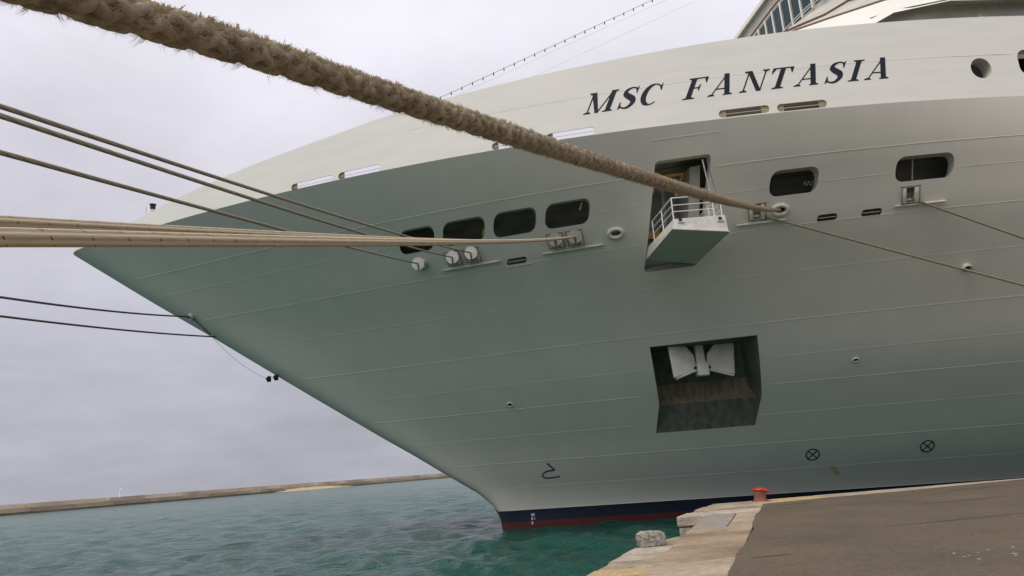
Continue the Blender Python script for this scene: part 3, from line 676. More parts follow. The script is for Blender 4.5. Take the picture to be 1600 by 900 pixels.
# --- superstructure above and behind the bulwark
def both(P): return [(s, b, z) for s, b, z in P[:0:-1]] + [(s, -b, z) for s, b, z in P]      # starboard half, then port half
def lvl(P, z): return [(s, b, z) for s, b in P]
gut = [(7, 0), (8.5, 7), (11, 12.5), (12.9, 14.8), (14.4, 16.), (16, 17.2), (20, 18.0), (30, 18.2), (SEND, 18.2)]
brn = [(10, 0), (10.8, 6), (12.3, 10), (13.8, 12.4), (15.1, 13.8), (15.7, 15.), (18, 16.2), (30, 16.5), (SEND, 16.5)]
fas = [(6.9, 0, 20.5), (8.4, 7.2, 20.5), (10.8, 12.8, 20.5), (12.9, 15.5, 20.8), (14.95, 17.0, 21.72), (15.8, 17.8, 21.98), (18, 18.6, 22.05), (30, 18.8, 22.1), (SEND, 18.8, 22.1)]
wall = [(15.25, 0), (15.25, 5), (15.3, 9), (15.5, 11.5), (15.8, 13.4), (16.3, 14.6), (18, 15.4), (30, 15.4), (SEND, 15.4)]
sup = MB().box((41, 0, 25), (42, 26, 7)).build('superstructure', M['white'], ship)
off_ = lambda P, d: [(s - d, b + d) for s, b in P]
sheet('white_fascia', [both(fas), both(lvl(gut, 23.0))], M['white'], sup)
sheet('dark_gutter', [both(lvl(gut, 23.0)), both(lvl([(s + .1, b - .25 * (b > 0)) for s, b in gut], 23.25))], M['rustdark'], sup, False)
sheet('raked_panel', [both(lvl([(s + .1, b - .25 * (b > 0)) for s, b in gut], 23.25)), both(lvl(brn, 24.42))], M['shade'], sup)
sheet('rust_trim', [both(lvl(brn, 24.42)), both(lvl([(s - .02, b + .02) for s, b in brn], 24.54))], M['rust'], sup, False)
sheet('bridge_apron', [both(lvl([(s - .02, b + .02) for s, b in brn], 24.54)), both(lvl(wall, 25.6))], M['shade'], sup)
sheet('bridge_wall', [both(lvl(wall, 25.6)), both(lvl(wall, 29.0))], M['shade'], sup)
sheet('bridge_roof', [both(lvl([(s - .25, b + .2) for s, b in wall], 29.0)), both(lvl([(s - .25, b + .2) for s, b in wall], 29.25)), both(lvl([(s + 8, b * .6) for s, b in wall], 29.9))], M['white'], sup, False)
wb = np.array([q[1] for q in wall]); ws = np.array([q[0] for q in wall])
def wp(b, z, off): return np.array([float(np.interp(b, wb, ws)) - off, -b, z])
for k in range(16):
    b0_, b1_ = .55 + .9 * k, .55 + .9 * (k + 1)
    if b1_ > 14.6: break
    w_ = MB().hexa([wp(b0_ + .10, 26.05, .02), wp(b1_ - .10, 26.05, .02), wp(b1_ - .10, 26.05, .06), wp(b0_ + .10, 26.05, .06), wp(b0_ + .10, 27.95, .02), wp(b1_ - .10, 27.95, .02), wp(b1_ - .10, 27.95, .06), wp(b0_ + .10, 27.95, .06)]).build('bridge_window', M['glass'], sup)
    MB().tube([wp(b0_, 25.9, .12), wp(b0_, 28.05, .12)], .05, 6).build('mullion', M['bright'], sup)
for z_ in (25.75, 25.9): MB().tube([wp(b, z_, .5) for b in np.arange(.5, 14.6, .7)], .025, 5).build('catwalk_rail', M['bright'], sup)
MB().tube([wp(b, 28.15, .14) for b in np.arange(.5, 14.6, .7)], .05, 5).build('window_head', M['rust'], sup)
# recess under the fascia: promenade side with a bracket
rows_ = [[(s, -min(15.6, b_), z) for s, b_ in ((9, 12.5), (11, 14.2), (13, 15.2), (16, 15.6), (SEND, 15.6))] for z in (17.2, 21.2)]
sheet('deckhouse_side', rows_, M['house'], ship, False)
rows_ = [[(s, -b_, z) for s, b_ in ((15.3, 16.9), (17, 17.8), (22, 18.1), (SEND, 18.1))] for z in (19.5, 22.3)]
sheet('promenade_wall', rows_, M['shade'], ship, False)
rows_ = [[(15.2, -b0_, 22.25), (16.2, -b1_, 22.25), (18.2, -b2_, 22.25), (30, -b2_, 22.25), (SEND, -b2_, 22.25)] for b0_, b1_, b2_ in ((16.3, 16.3, 16.3), (17.0, 17.7, 18.5))]
sheet('promenade_soffit', rows_, M['shade'], ship, False)
for s in (19.6, 25.6, 31.6):
    MB().hexa([(s, -16., 20.9), (s + .12, -16., 20.9), (s + .12, -18.7, 20.9), (s, -18.7, 20.9), (s, -16., 22.0), (s + .12, -16, 22.0), (s + .12, -17.8, 22.0), (s, -17.8, 22.0)]).build('bracket', M['white'], ship)
# mast out of the picture's top, carrying the dressing line
MB().tube([(24, 0, 36), (24, 0, 42)], [.35, .2], 10).build('mast', M['white'], ship)
# jackstaff lamp at the bow
jl = MB(); jl.tube([hp(-20.5, 18.4, -.1), hp(-20.5, 18.4, -.1) + np.array([0, 0, .55])], .03, 6); bowlamp = jl.build('bow_lamp_post', M['bright'], ship)
p_ = hp(-20.2, 18.35, -.25); MB().tube([p_ + np.array([0, 0, .1]), p_ + np.array([0, 0, .45])], .12, 10).build('lamp_base', M['fit'], bowlamp)
MB().tube([p_ + np.array([0, 0, .45]), p_ + np.array([0, 0, .5]), p_ + np.array([0, 0, .72]), p_ + np.array([0, 0, .75])], [.08, .14, .14, .2], 10).build('lamp', M['black'], bowlamp)

# ------------------------------------------------------------------ dressing line with bulbs, two stays
a_, b_ = W(-23.6, 0, 18.2), W(24, 0, 40.7)
pts = [a_ + (b_ - a_) * t - np.array([0, 0, .5 * 4 * t * (1 - t) * .2]) for t in np.linspace(0, 1, 40)]
ls = rope_obj('light_string', pts, .014, M['wire'], 6); tag(ls, 'thin black string of small bulbs rising from the bow to the mast', 'light string')
for k in range(66):
    t = (k + .5) / 66; p = a_ + (b_ - a_) * t - np.array([0, 0, .5 * 4 * t * (1 - t) * .2])
    MB().tube([p + np.array([0, 0, .05]), p - np.array([0, 0, .03]), p - np.array([0, 0, .13]), p - np.array([0, 0, .18])], [.025, .03, .05, .015], 6).build('bulb', M['black'], ls)
for (sa, za, sb_, zb, nm, lb) in ((-23.4, 17.9, 24, 40.1, 'stay_wire', 'faint grey stay wire just below the string of bulbs'), (-20.6, 17.9, 24, 39.1, 'stay_wire', 'faint grey stay wire lowest of the lines above the bulwark')):
    o = rope_obj(nm, [W(sa, 0, za), W((sa + sb_) / 2, 0, (za + zb) / 2), W(sb_, 0, zb)], .010, M['fit'], 5); tag(o, lb, 'wire', 'stays from bow to mast')

# ------------------------------------------------------------------ mooring ropes
def sagline(P, Q, sag, n_=60, power=0.0):
    P, Q = np.array(P), np.array(Q); t = np.linspace(0, 1 + power, n_)
    return np.array([P + (Q - P) * x - np.array([0, 0, sag * 4 * x * max(0, 1 - x)]) for x in t])
def port(s, z, off=.1): t, v, nn = frame(s, z); p = hp(s, z, off); return W(p[0], -p[1], p[2])
# 1. the hairy one passing close over the camera
A = np.array(port(10.16, 13.69, .0)); near = np.array([-.80, 2.26, 4.895])
far2 = near + (near - A) / np.linalg.norm(near - A) * 5.0
Lr = np.linalg.norm(far2 - A); XQ = np.linalg.norm(near - A) / Lr
nseg = 900; tt = 1 - (1 - np.linspace(0, 1, nseg)) ** 1.9       # dense at the camera end
ctr = np.array([A + (far2 - A) * x - np.array([0, 0, .16 * 4 * min(x / XQ, 1) * (1 - min(x / XQ, 1))]) for x in tt])
dist = np.linalg.norm(ctr - np.array([0, 0, EYE]), axis=1)
rad = .054 * np.interp(dist, [2, 3, 5, 8, 14, 25, 33, 40], [1, 1.02, 1.18, 1.3, 1.4, 1.25, .95, .9])
Tn = np.gradient(ctr, axis=0); Tn /= np.linalg.norm(Tn, axis=1)[:, None]
UU = np.cross(Tn, np.array([0, 0, 1.])); UU /= np.linalg.norm(UU, axis=1)[:, None]; WW = np.cross(UU, Tn)
Ls = np.concatenate([[0], np.cumsum(np.linalg.norm(np.diff(ctr, axis=0), axis=1))])
big = empty('mooring_rope', tuple(A)); tag(big, 'thick hairy brown mooring rope crossing the sky close to the camera', 'rope', 'mooring ropes')
# plaited strands: four left-handed, four right-handed, weaving over and under
V, F = [], []
def to_big(p): return p - A
for k in range(8):
    hand = 1 if k < 4 else -1
    # resample along the rope at equal strand steps near the camera
    Lq = Ls[-1] - np.concatenate([np.arange(0, 9, .011), np.arange(9, 20, .03), np.arange(20, Ls[-1], .08)])[::-1]
    Lq = np.sort(Lq)
    pit = .42
    ph = hand * (2 * math.pi * Lq / pit) + (k % 4) * math.pi / 2 + (0 if hand > 0 else math.pi / 4)
    weave = .09 * np.cos(2 * (2 * math.pi * Lq / pit) * 2 + (k % 4) * math.pi + (0 if hand > 0 else math.pi))
    cx = np.stack([np.interp(Lq, Ls, ctr[:, j]) for j in range(3)], 1); ux = np.stack([np.interp(Lq, Ls, UU[:, j]) for j in range(3)], 1); wx = np.stack([np.interp(Lq, Ls, WW[:, j]) for j in range(3)], 1)
    rq = np.interp(Lq, Ls, rad)
    P = cx + (rq * (.61 + weave))[:, None] * (np.cos(ph)[:, None] * ux + np.sin(ph)[:, None] * wx)
    v_, f_, _ = tube_data(P - A, rq * .375, 7); k0 = len(V); V += v_; F += [tuple(i + k0 for i in q) for q in f_]
mesh_obj('plaited_strands', V, F, M['fibre'], big, True)
v_, f_, _ = tube_data(ctr - A, rad * .62, 10); mesh_obj('core', v_, f_, M['fibre'], big, True)
# fuzz: short bent fibres, some in tufts
dl = np.diff(Ls); wgt = dl / np.maximum(dist[1:], 1.2) ** .8; cdf = np.cumsum(wgt) / wgt.sum()
def fibres(L_, th, ln, wd, lt, lsd):
    ip = lambda arr: np.stack([np.interp(L_, Ls, arr[:, j]) for j in range(3)], 1)
    c, u, w = ip(ctr), ip(UU), ip(WW); tn = np.cross(w, u); r_ = np.interp(L_, Ls, rad)[:, None]
    cs_, sn_ = np.cos(th)[:, None], np.sin(th)[:, None]; d = cs_ * u + sn_ * w; sd = -sn_ * u + cs_ * w; lt = lt[:, None]; lsd = lsd[:, None]; ln = ln[:, None]; wd = wd[:, None]
    p0 = c + d * r_ * .86 - A; p1 = p0 + (d * .75 + tn * lt * .7 + sd * lsd * .5) * ln * .5
    p2 = p1 + (d * .3 + tn * lt + sd * lsd - np.array([0, 0, .25])) * ln * .5
    side = np.cross(tn * .7 + sd * .7, d); side /= np.linalg.norm(side, axis=1)[:, None] + 1e-9
    return np.stack([p0 - side * wd, p0 + side * wd, p1 - side * wd * .8, p1 + side * wd * .8, p2], 1).reshape(-1, 3)
def pick(n_):
    j = np.minimum(np.searchsorted(cdf, rng.random(n_)), len(dl) - 1); return Ls[j] + rng.random(n_) * dl[j], dist[j]
nf = 85000
L_, dd = pick(nf); f_ = np.interp(dd, [1.5, 4, 12, 30], [1, 1.15, 1.6, 1.4])
V1 = fibres(L_, rng.random(nf) * 2 * math.pi, (.012 + .022 * rng.random(nf) ** 1.6) * f_, .0010 * f_ * (1 + dd * .06), rng.normal(size=nf) * .8, rng.normal(size=nf) * .6)
nt_ = 4200; q_ = 9
L_, dd = pick(nt_); th = rng.random(nt_) * 2 * math.pi; lt, lsd = rng.normal(size=nt_) * .7, rng.normal(size=nt_) * .5; ln = (.018 + .05 * rng.random(nt_) ** 2.2) * np.interp(dd, [1.5, 4, 12], [1, 1.1, 1.5])
rp_ = lambda a: np.repeat(a, q_); m_ = nt_ * q_
V2 = fibres(rp_(L_) + rng.normal(size=m_) * .004, rp_(th) + rng.normal(size=m_) * .1, rp_(ln) * (.55 + .5 * rng.random(m_)), .0012 * (1 + rp_(dd) * .05), rp_(lt) + rng.normal(size=m_) * .2, rp_(lsd) + rng.normal(size=m_) * .2)
V = np.concatenate([V1, V2]); kk = (np.arange(len(V) // 5) * 5)[:, None]
F = (kk + np.array([[0, 1, 3, 2]])).tolist() + (kk + np.array([[2, 3, 4]])).tolist()
hz = mesh_obj('fuzz', V, F, M['hair'], big); hz['kind'] = 'stuff'

def down_to_quay(P, Q, extra):       # carry the line on past Q
    d = (np.array(Q) - np.array(P)); d /= np.linalg.norm(d); return np.array(Q) + d * extra
def ratguard(rope, P, d, r, m):
    d = np.array(d) / np.linalg.norm(d); ref = np.array([0, 0, 1.]); u = np.cross(d, ref); u /= np.linalg.norm(u); w = np.cross(u, d); V, F = [], []; n_ = 28
    for off, rr_ in ((-.012, r), (.012, r)):
        for k in range(n_): V.append(P + d * off + rr_ * (math.cos(2 * math.pi * k / n_) * u + math.sin(2 * math.pi * k / n_) * w))
    F = [tuple(range(n_)), tuple(range(n_, 2 * n_))[::-1]] + [(k, (k + 1) % n_, n_ + (k + 1) % n_, n_ + k) for k in range(n_)]
    g = mesh_obj('rat_guard', V, F, m, rope)
    MB().hexa([P + d * .03 + u * .03 - w * r, P + d * .03 - u * .03 - w * r, P + d * .04 - u * .03 - w * r, P + d * .04 + u * .03 - w * r, P + d * .03 + u * .03, P + d * .03 - u * .03, P + d * .04 - u * .03, P + d * .04 + u * .03]).build('slot', M['ropedark'], g)
# 2. the pale pair
for (s, Q, r, lb) in ((1.6, (-2.41, 3.46, 4.75), .05, 'pale braided mooring rope, lower and thicker of the near level pair'), (.75, (-3.72, 5.32, 5.54), .05, 'pale braided mooring rope, upper and thinner of the near level pair')):
    P = port(s, 13.78, .02)
    pts = sagline(P, Q, .12, 160, .28); o = rope_obj('mooring_rope', pts, r, M['ropepale'], 40, None, 7); tag(o, lb, 'rope', 'mooring ropes')
    d = np.array(Q) - P; d /= np.linalg.norm(d); ratguard(o, P + d * .35, d, .32, M['discg'])
# 3. three thinner head lines with white rat guards
for (s, z, Q, sg_, lb) in ((-3.05, 13.78, (-5.55, 7.78, 7.85), .13, 'grey-brown mooring rope, topmost of three slanting lines at left'), (-3.95, 13.74, (-5.19, 7.30, 7.47), .13, 'grey-brown mooring rope, middle of three slanting lines at left'), (-5.62, 13.73, (-5.63, 7.97, 7.38), .06, 'grey-brown mooring rope, lowest of three slanting lines at left')):
    P = port(s, z, .02)
    pts = sagline(P, Q, sg_, 90, .3); o = rope_obj('mooring_rope', pts, .032, M['ropegrey'], 10); tag(o, lb, 'rope', 'mooring ropes')
    d = np.array(Q) - P; d /= np.linalg.norm(d); ratguard(o, P + d * .55, d, .31, M['disc'])
# 4. two lines leading forward from the stem
P = port(-18.8, 13.38, .05); o = rope_obj('mooring_rope', sagline(P, (-16.62, 24.08, 10.14), .12, 50, 1.2), .042, M['ropedark'], 8); tag(o, 'dark mooring rope, upper of the two leaving the stem at far left', 'rope', 'mooring ropes')
p_ = W(-17.3, -1.6, 12.55); o = rope_obj('mooring_rope', sagline(p_, (-17.77, 25.83, 9.94), .12, 50, 1.2), .042, M['ropedark'], 8); tag(o, 'dark mooring rope, lower of the two vanishing behind the stem', 'rope', 'mooring ropes')
t, v, nn = frame(-18.75, 13.36); c = hp(-18.75, 13.36)
o = MB().tube([c - nn * .05, c + nn * .12, c + nn * .22], [.22, .2, .12], 12).build('stem_fairlead', M['grey'], ship, True)
MB().tube([c + nn * .05 + v * -.05, hp(-18.3, 12.9, .06), hp(-17.85, 12.4, .06)], .03, 6).build('short_line', M['ropedark'], ship)
P = W(*(lambda q: (q[0], -q[1], q[2]))(hp(-17.85, 12.4, .06))); Q = W(-14.75, .6, 9.62)
o = rope_obj('heaving_line', sagline(P, Q, .28, 24), .012, M['grey'], 5); tag(o, 'thin pale line drooping beneath the stem with a dark tag', 'line')
tg = MB(); q0 = Q
for sg, sx in ((-1, .0), (1, .42)):
    c_ = q0 + np.array([sx, 0, -.03 + .06 * (sg > 0)])
    tg.add([c_ + np.array(p) for p in ((-.02, 0, .03), (.16, -.05, .16), (.32, 0, .12), (.30, .05, -.18), (.1, 0, -.2), (.1, .12, .0), (.12, -.12, .0))], [(0, 1, 6), (1, 2, 6), (2, 3, 6), (3, 4, 6), (4, 0, 6), (1, 0, 5), (2, 1, 5), (3, 2, 5), (4, 3, 5), (0, 4, 5)])
tg.build('dark_tag', M['black'], o)
# 5. two lines leading aft to the quay on the right
for (s, z, lb) in ((9.28, 13.62, 'tan mooring rope running down right from beside the hairy rope'), (15.42, 13.55, 'tan mooring rope running down right from the last fairlead')):
    P = port(s, z, .02); Q = W(35.6, 22.2, 2.25)
    o = rope_obj('mooring_rope', sagline(P, Q, .12, 60), .05, M['ropetan'], 8); tag(o, lb, 'rope', 'mooring ropes')
P = port(8.7, 13.42, .1); Q = W(7.0, 16.9, 13.9)
o = rope_obj('messenger_line', sagline(P, Q, .35, 20), .009, M['fit'], 5); tag(o, 'thin pale line from the platform railing to the roller fairlead', 'line')

# ------------------------------------------------------------------ sea
def sea():
    th = np.concatenate([np.linspace(R(-75), R(62), 420)])       # bearing from +Y, positive to the right
    rs = [6.]
    while rs[-1] < 9000: rs.append(rs[-1] + max(.16, rs[-1] * .0085 if rs[-1] < 400 else rs[-1] * .06))
    rs = np.array(rs); Rr, Tt = np.meshgrid(rs, th, indexing='ij'); X = Rr * np.sin(Tt); Y = Rr * np.cos(Tt); Z = np.full_like(X, .10)
    cell = np.maximum(np.gradient(rs)[:, None], Rr * (th[1] - th[0])); g = np.random.default_rng(3)
    for k in range(46):
        lam = .8 * (1.115 ** k) if k < 24 else 1.2 * (1.1 ** (k - 24)); amp = .0125 * lam ** .48 * (1 if lam < 7 else (7 / lam) ** 1.1); a = R(205) + g.normal() * .62; ph = g.random() * 6.28
        fade = np.clip((lam / cell - 2.2) / 3., 0, 1); w = np.sin((X * math.cos(a) + Y * math.sin(a)) * 2 * math.pi / lam + ph + .5 * np.sin(X * .11 + Y * .07 + k))
        Z += amp * fade * (w + .35 * np.abs(w) - .2)
    V = np.stack([X, Y, Z], -1).reshape(-1, 3); n_ = len(th); F = []
    for i in range(len(rs) - 1):
        b = i * n_; F += [(b + k, b + k + 1, b + n_ + k + 1, b + n_ + k) for k in range(n_ - 1)]
    me = bpy.data.meshes.new('sea'); me.from_pydata(V.tolist(), [], F); me.update(); me.polygons.foreach_set('use_smooth', [True] * len(me.polygons)); me.materials.append(M['sea'])
    o = bpy.data.objects.new('sea', me); COL.objects.link(o); o['kind'] = 'structure'
    return len(V)
NV = sea()
# the rest of the water, behind and to the sides of the camera
o = mesh_obj('sea', [(-9000, -9000, -.35), (9000, -9000, -.35), (9000, 9000, -.35), (-9000, 9000, -.35)], [(0, 1, 2, 3)], M['sea']); o['kind'] = 'structure'

# ------------------------------------------------------------------ breakwater
bwk = empty('breakwater', (-220, 330, 0)); tag(bwk, 'long pale concrete breakwater across the water on the left', 'breakwater')
b0 = np.array([-220., 330.]); b1 = np.array([-74.6, 725.6]); dB = (b1 - b0) / np.linalg.norm(b1 - b0); nB = np.array([dB[1], -dB[0]])   # nB towards the camera side
if nB @ -b0 < 0: nB = -nB
def bpt(u, v, z): q = b0 + dB * u + nB * v; return (q[0] + 220, q[1] - 330, z)
rb = random.Random(4)
def bbox(u0, u1, v0, v1, z0, z1): return MB().hexa([bpt(u0, v0, z0), bpt(u1, v0, z0), bpt(u1, v1, z0), bpt(u0, v1, z0), bpt(u0, v0, z1), bpt(u1, v0, z1), bpt(u1, v1, z1), bpt(u0, v1, z1)])
u = -160.
k = 0
while u < 620:
    L_ = 21.5; h = rb.uniform(-.06, .06); g = 1.6 if k in (9, 15, 24) else .25
    bbox(u, u + L_ - g, -3, -1.2, -2, 4.4 + h).build('parapet_section', M[rb.choice(('bw', 'bw3', 'bw3'))], bwk)
    bbox(u, u + L_ - .2, -1.2, 2.2 + rb.uniform(-.1, .1), -2, 2.6 + h * .5).build('walkway_section', M[rb.choice(('bw', 'bw2', 'bw2'))], bwk)
    bbox(u, u + L_ - .1, 2.2, 4.0, -2, .9 + rb.uniform(-.15, .15)).build('footing_section', M['bwlow'], bwk)
    u += L_; k += 1
V, F = [], []
for i in range(26):
    for j in range(5):
        uu = 165 + i * 4.; hh = math.sin(math.pi * i / 25) ** .7
        V.append(bpt(uu + rb.uniform(-1, 1), 2 + j * 1.5, (2.1 - j * .5) * hh + rb.uniform(-.15, .15) - .25))
for i in range(25):
    for j in range(4): F.append((i * 5 + j, (i + 1) * 5 + j, (i + 1) * 5 + j + 1, i * 5 + j + 1))
mesh_obj('rubble_bank', V, F, M['bwsand'], bwk)
bp_ = b0 + dB * 62
bc = MB(); bc.tube([(0, 0, 0), (0, 0, .6), (0, 0, 3.2)], [.5, .35, .3], 10); o = bc.build('harbour_beacon', M['bright']); o.location = (bp_[0] - nB[0] * 1.9, bp_[1] - nB[1] * 1.9, 4.35)
tag(o, 'small white beacon post standing on the far breakwater', 'beacon')
MB().tube([(0, 0, 3.2), (0, 0, 3.3), (0, 0, 3.9), (0, 0, 4.1)], [.45, .45, .3, .05], 10).build('lantern', M['bright'], o)

# ------------------------------------------------------------------ quay
ZQ = 1.95; LEDGE = 1.42
quay = empty('quay', (0, 0, 0)); quay['kind'] = 'structure'
def wxy(s, b): p = W(s, b, 0); return (p[0], p[1])
slabL = [(4.71, 21.35), (3.25, 16.85), (1.45, 11.18), (-2.1, 0.), (-8.4, -20.), (-18, -50)]
def lx(y): return float(np.interp(y, [q[1] for q in slabL[::-1]], [q[0] for q in slabL[::-1]]))
asphL = [(6.89, 23.73), (5.97, 20.88), (4.38, 16.12), (3.40, 13.15), (2.53, 10.59), (-.9, .2), (-7.2, -20), (-16.8, -50)]
def ax_(y): return float(np.interp(y, [q[1] for q in asphL[::-1]], [q[0] for q in asphL[::-1]]))
ledge_o = [(3.98, 22.0), (2.40, 19.7), (.94, 15.7), (-.7, 10.6), (-4.1, 0), (-10.4, -20.), (-20, -50)]
def ox(y): return float(np.interp(y, [q[1] for q in ledge_o[::-1]], [q[0] for q in ledge_o[::-1]]))
# solid bodies under the paving
core = [(4.6, 21.2), (4.15, 21.5), (5.95, 25.3)] + [wxy(s, 21.6) for s in (4.5, 60, 160)] + [(170, -60), (-18, -60), (-18, -50)] + [(lx(y) + .04, y) for y in (-20, 0, 11.18, 16.85)]
MB().prism(core, -3, 1.84).build('quay_core', M['stone'], quay)
MB().prism([(ox(y) + .1, y) for y in (21.5, 19.7, 15.7, 10.6, 0, -20, -50)] + [(lx(y) + .2, y) for y in (-50, -20, 0, 11.18, 16.85, 21.5)], -3, 1.1).build('ledge_core', M['stone'], quay)
# asphalt with a ragged edge
edge = []
ys = np.arange(-50, 23.6, .22)
for y in ys: edge.append((ax_(y) + .05 * math.sin(y * .9) + .018 * math.sin(y * 2.7 + 1) + rb.uniform(-.008, .008), y))
far = []
for s, b in ((4.06, 23.44), (6.42, 23.0), (7.71, 23.05), (13.7, 22.1), (30, 22.0), (160, 22.0)):
    far.append(wxy(s, b))
far = [tuple(np.array(far[i]) + (np.array(far[i + 1]) - np.array(far[i])) * k / 8) for i in range(len(far) - 2) for k in range(8)] + far[-2:]
far = [(x + rb.uniform(-.03, .03), y + rb.uniform(-.05, .05)) for x, y in far]
poly = edge + far + [(170, -60), (-16, -60)]
mA = bmesh.new(); vs2 = [mA.verts.new((x, y, ZQ + .012)) for x, y in poly]; f = mA.faces.new(vs2); f.normal_update()
if f.normal.z < 0: f.normal_flip()
ret = bmesh.ops.extrude_face_region(mA, geom=[f]); 
for q in ret['geom']:
    if isinstance(q, bmesh.types.BMVert): q.co.z -= .09
bmesh.ops.recalc_face_normals(mA, faces=mA.faces)
me = bpy.data.meshes.new('asphalt'); mA.to_mesh(me); me.materials.append(M['asphalt']); o = bpy.data.objects.new('asphalt', me); COL.objects.link(o); o.parent = quay
# a few oil and tyre stains, cracks and paint flecks lying on the asphalt
M['stain'] = mat('oil_stain', (.045, .037, .029), .8, col2=(.085, .067, .048), nscale=5)
M['fleck'] = mat('paint_fleck', (.6, .57, .5), .8)
def blot(cx, cy, ax, ay, rot, m, name, z=ZQ + .016, n_=14):
    P = []
    for k in range(n_):
        a = 2 * math.pi * k / n_; r_ = rb.uniform(.6, 1.1); x, y = ax * r_ * math.cos(a), ay * r_ * math.sin(a); P.append((cx + x * math.cos(rot) - y * math.sin(rot), cy + x * math.sin(rot) + y * math.cos(rot), z))
    mesh_obj(name, P, [tuple(range(n_))], m, quay)
for cx, cy, ax, ay, ro in ((3.55, 12.1, .32, .05, .15), (7.6, 22.7, .7, .12, .1), (10.6, 19.6, 1.6, .10, .12), (13, 23.5, .9, .14, .1), (8.2, 15.3, 1.9, .05, .2)): blot(cx, cy, ax, ay, ro, M['stain'], 'oil_stain', ZQ + .016)
for k in range(16): blot(rb.uniform(5.6, 7.0), rb.uniform(10.2, 11.3), rb.uniform(.015, .05), rb.uniform(.01, .03), rb.uniform(0, 3), M['fleck'], 'paint_fleck', ZQ + .017, 7)
for k in range(10): blot(rb.uniform(3.6, 10), rb.uniform(11, 19), rb.uniform(.01, .03), rb.uniform(.01, .02), rb.uniform(0, 3), M['fleck'], 'paint_fleck', ZQ + .017, 7)
# pieces
def piece(name, poly, z0, z1, m, jit=.02, bev=.02, parent=quay):
    o = MB().prism([(x + rb.uniform(-jit, jit), y + rb.uniform(-jit, jit)) for x, y in poly], z0, z1 + rb.uniform(-jit * .5, jit * .5)).build(name, m, parent)
    md = o.modifiers.new('bev', 'BEVEL'); md.width = bev; md.segments = 2
    return o
def strip(y0, y1, m, name='concrete_slab', f0=0., f1=1.1, z1=ZQ):
    q = lambda f_, y: (lx(y) + (ax_(y) - lx(y)) * f_, y + .35 * f_)
    piece(name, [q(f0, y0), q(f1, y0), q(f1, y1), q(f0, y1)], 1.6, z1, m, .008, .012)
strip(17.25, 21.0, M['slabgrey'], f0=.0, f1=.62); strip(17.25, 21.0, M['slab'], f0=.64, f1=1.15)
strip(16.55, 17.22, M['slab'])
ycuts = [16.52, 14.3, 12.1, 9.9, 7.0, 4.0, 0, -5, -10, -16, -24, -34, -49]
for k in range(len(ycuts) - 1): strip(ycuts[k + 1] + .05, ycuts[k], M['slabbrown'] if k in (0, 1, 3) else M['slab'])
# corner stones in two courses
for k in range(4):
    y0, y1 = 21.3 + k * 1.07, 21.3 + (k + 1) * 1.07 - .03
    xl = lambda y: 3.88 + (y - 21.26) * .455
    j = (0, .06, -.04, .05)[k]
    xr0, xr1 = (5.9, 6.1) if k == 0 else (6.95 + .25 * k - .5, 7.0 + .25 * k - .4)
    piece('corner_stone', [(xl(y0) + j, y0), (xr0 + .3, y0 + .1), (xr1 + .4, y1 + .1), (xl(y1) + j, y1)], 1.69, ZQ, (M['stone3'], M['stonebr'], M['stone'], M['stone2'])[k], .015, .03)
    piece('corner_stone', [(xl(y0) + .03 - j, y0 + .02), (xr0 - .4, y0 + .12), (xr1 - .4, y1 + .1), (xl(y1) - j, y1)], 1.38, 1.665, M['granite'], .015, .03)
    piece('corner_stone', [(xl(y0) + .1 + j, y0 + .03), (xr0 - .4, y0 + .12), (xr1 - .4, y1 + .1), (xl(y1) + .1, y1)], .4, 1.36, M['granite'], .015, .03)
# ledge of edge stones, lower than the slabs
y = 21.9; k = 0
while y > -14:
    d = rb.uniform(.75, 1.25); y2 = y - d; j = rb.uniform(-.16, .14)
    xr = lambda q: lx(min(q, 21.2)) + .3
    if y > 21.2: j = 0
    piece('edge_stone', [(ox(y2) + j, y2 + .02), (xr(y2), y2 + .02), (xr(y), y), (ox(y) + j, y)], .5, LEDGE + rb.uniform(-.05, .04), M['stoneyel'] if k in (5, 6) else M[('stone', 'stone2', 'stone3')[k % 3]], .025, .04)
    y = y2; k += 1
# coping along the ship side
s = 4.55
while s < 62:
    L_ = 2.1; bi = lambda q: float(np.interp(q, [4, 6.4, 7.7, 13.7, 30, 70], [23.6, 23.2, 23.2, 22.3, 22.2, 22.2]))
    piece('coping_stone', [wxy(s, 21.42), wxy(s, bi(s)), wxy(s + L_ - .02, bi(s + L_)), wxy(s + L_ - .02, 21.42)], 1.5, ZQ, M['stoneyel'] if s < 6 else (M['stone'] if rb.random() < .6 else M['slab']), .012, .02)
    s += L_
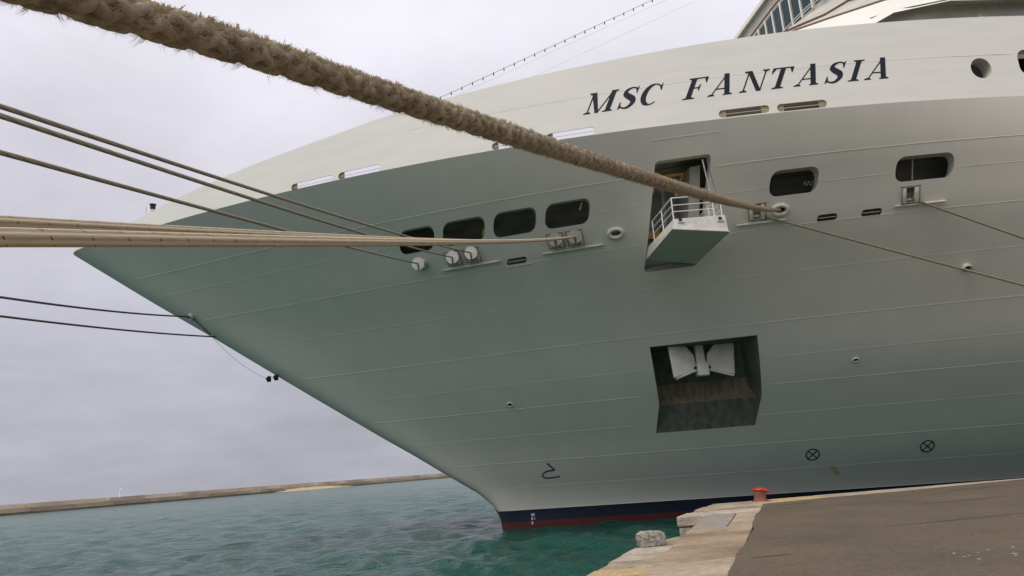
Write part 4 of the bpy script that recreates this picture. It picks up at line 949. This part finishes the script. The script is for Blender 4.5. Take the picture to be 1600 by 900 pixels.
# loose block on the ledge
bm = bmesh.new(); bmesh.ops.create_cube(bm, size=1.0)
for v in bm.verts: v.co = Vector((v.co.x * .60, v.co.y * .46, (v.co.z + .5) * .33))
bmesh.ops.subdivide_edges(bm, edges=bm.edges, cuts=4, use_grid_fill=True)
for v in bm.verts:
    if v.co.z > .01:
        v.co += Vector((rb.uniform(-.018, .018), rb.uniform(-.018, .018), rb.uniform(-.016, .016)))
        if v.co.z > .30: v.co.z -= .08 * max(0, abs(v.co.x) - .2) / .1 * rb.uniform(.2, .8); v.co.y *= .94
bmesh.ops.recalc_face_normals(bm, faces=bm.faces)
me = bpy.data.meshes.new('stone_block'); bm.to_mesh(me); me.materials.append(M['granite']); o = bpy.data.objects.new('stone_block', me); COL.objects.link(o)
o.location = (2.96, 19.98, LEDGE + .005); o.rotation_euler = (0, 0, R(14)); md = o.modifiers.new('bev', 'BEVEL'); md.width = .015
tag(o, 'loose rough grey stone block lying on the quay edge ledge', 'stone block')
# bollard
bol = empty('mooring_bollard', (7.30, 25.2, ZQ), R(7)); tag(bol, 'red topped rusty mooring bollard on the quay edge', 'bollard')
def lathe(prof, n_=24):
    V, F = [], []
    for r_, z in prof:
        for k in range(n_): V.append((r_ * math.cos(2 * math.pi * k / n_), r_ * math.sin(2 * math.pi * k / n_), z))
    for i in range(len(prof) - 1):
        for k in range(n_): F.append((i * n_ + k, i * n_ + (k + 1) % n_, (i + 1) * n_ + (k + 1) % n_, (i + 1) * n_ + k))
    F.append(tuple(range(n_))[::-1]); F.append(tuple(range((len(prof) - 1) * n_, len(prof) * n_))); return V, F
V, F = lathe([(.25, 0), (.25, .035), (.225, .05), (.21, .09), (.20, .2), (.20, .34), (.205, .42)]); mesh_obj('post', V, F, M['bollrust'], bol, True)
V, F = lathe([(.28, 0), (.28, .03), (.2, .036)]); o = mesh_obj('base_flange', V, F, M['bollred'], bol); o.scale = (1.06, 1.06, 1.0)
V, F = lathe([(.10, -.07), (.24, -.055), (.285, -.01), (.29, .04), (.26, .09), (.17, .12), (.05, .128)])
V = [(x * (1.22 if x > 0 else .78), y * .85, z * (.8 if x < 0 else 1) + .46 - .13 * max(0, x) / .3) for x, y, z in V]
mesh_obj('head', V, F, M['bollred'], bol, True)
bol.scale = (.92, .92, .74)
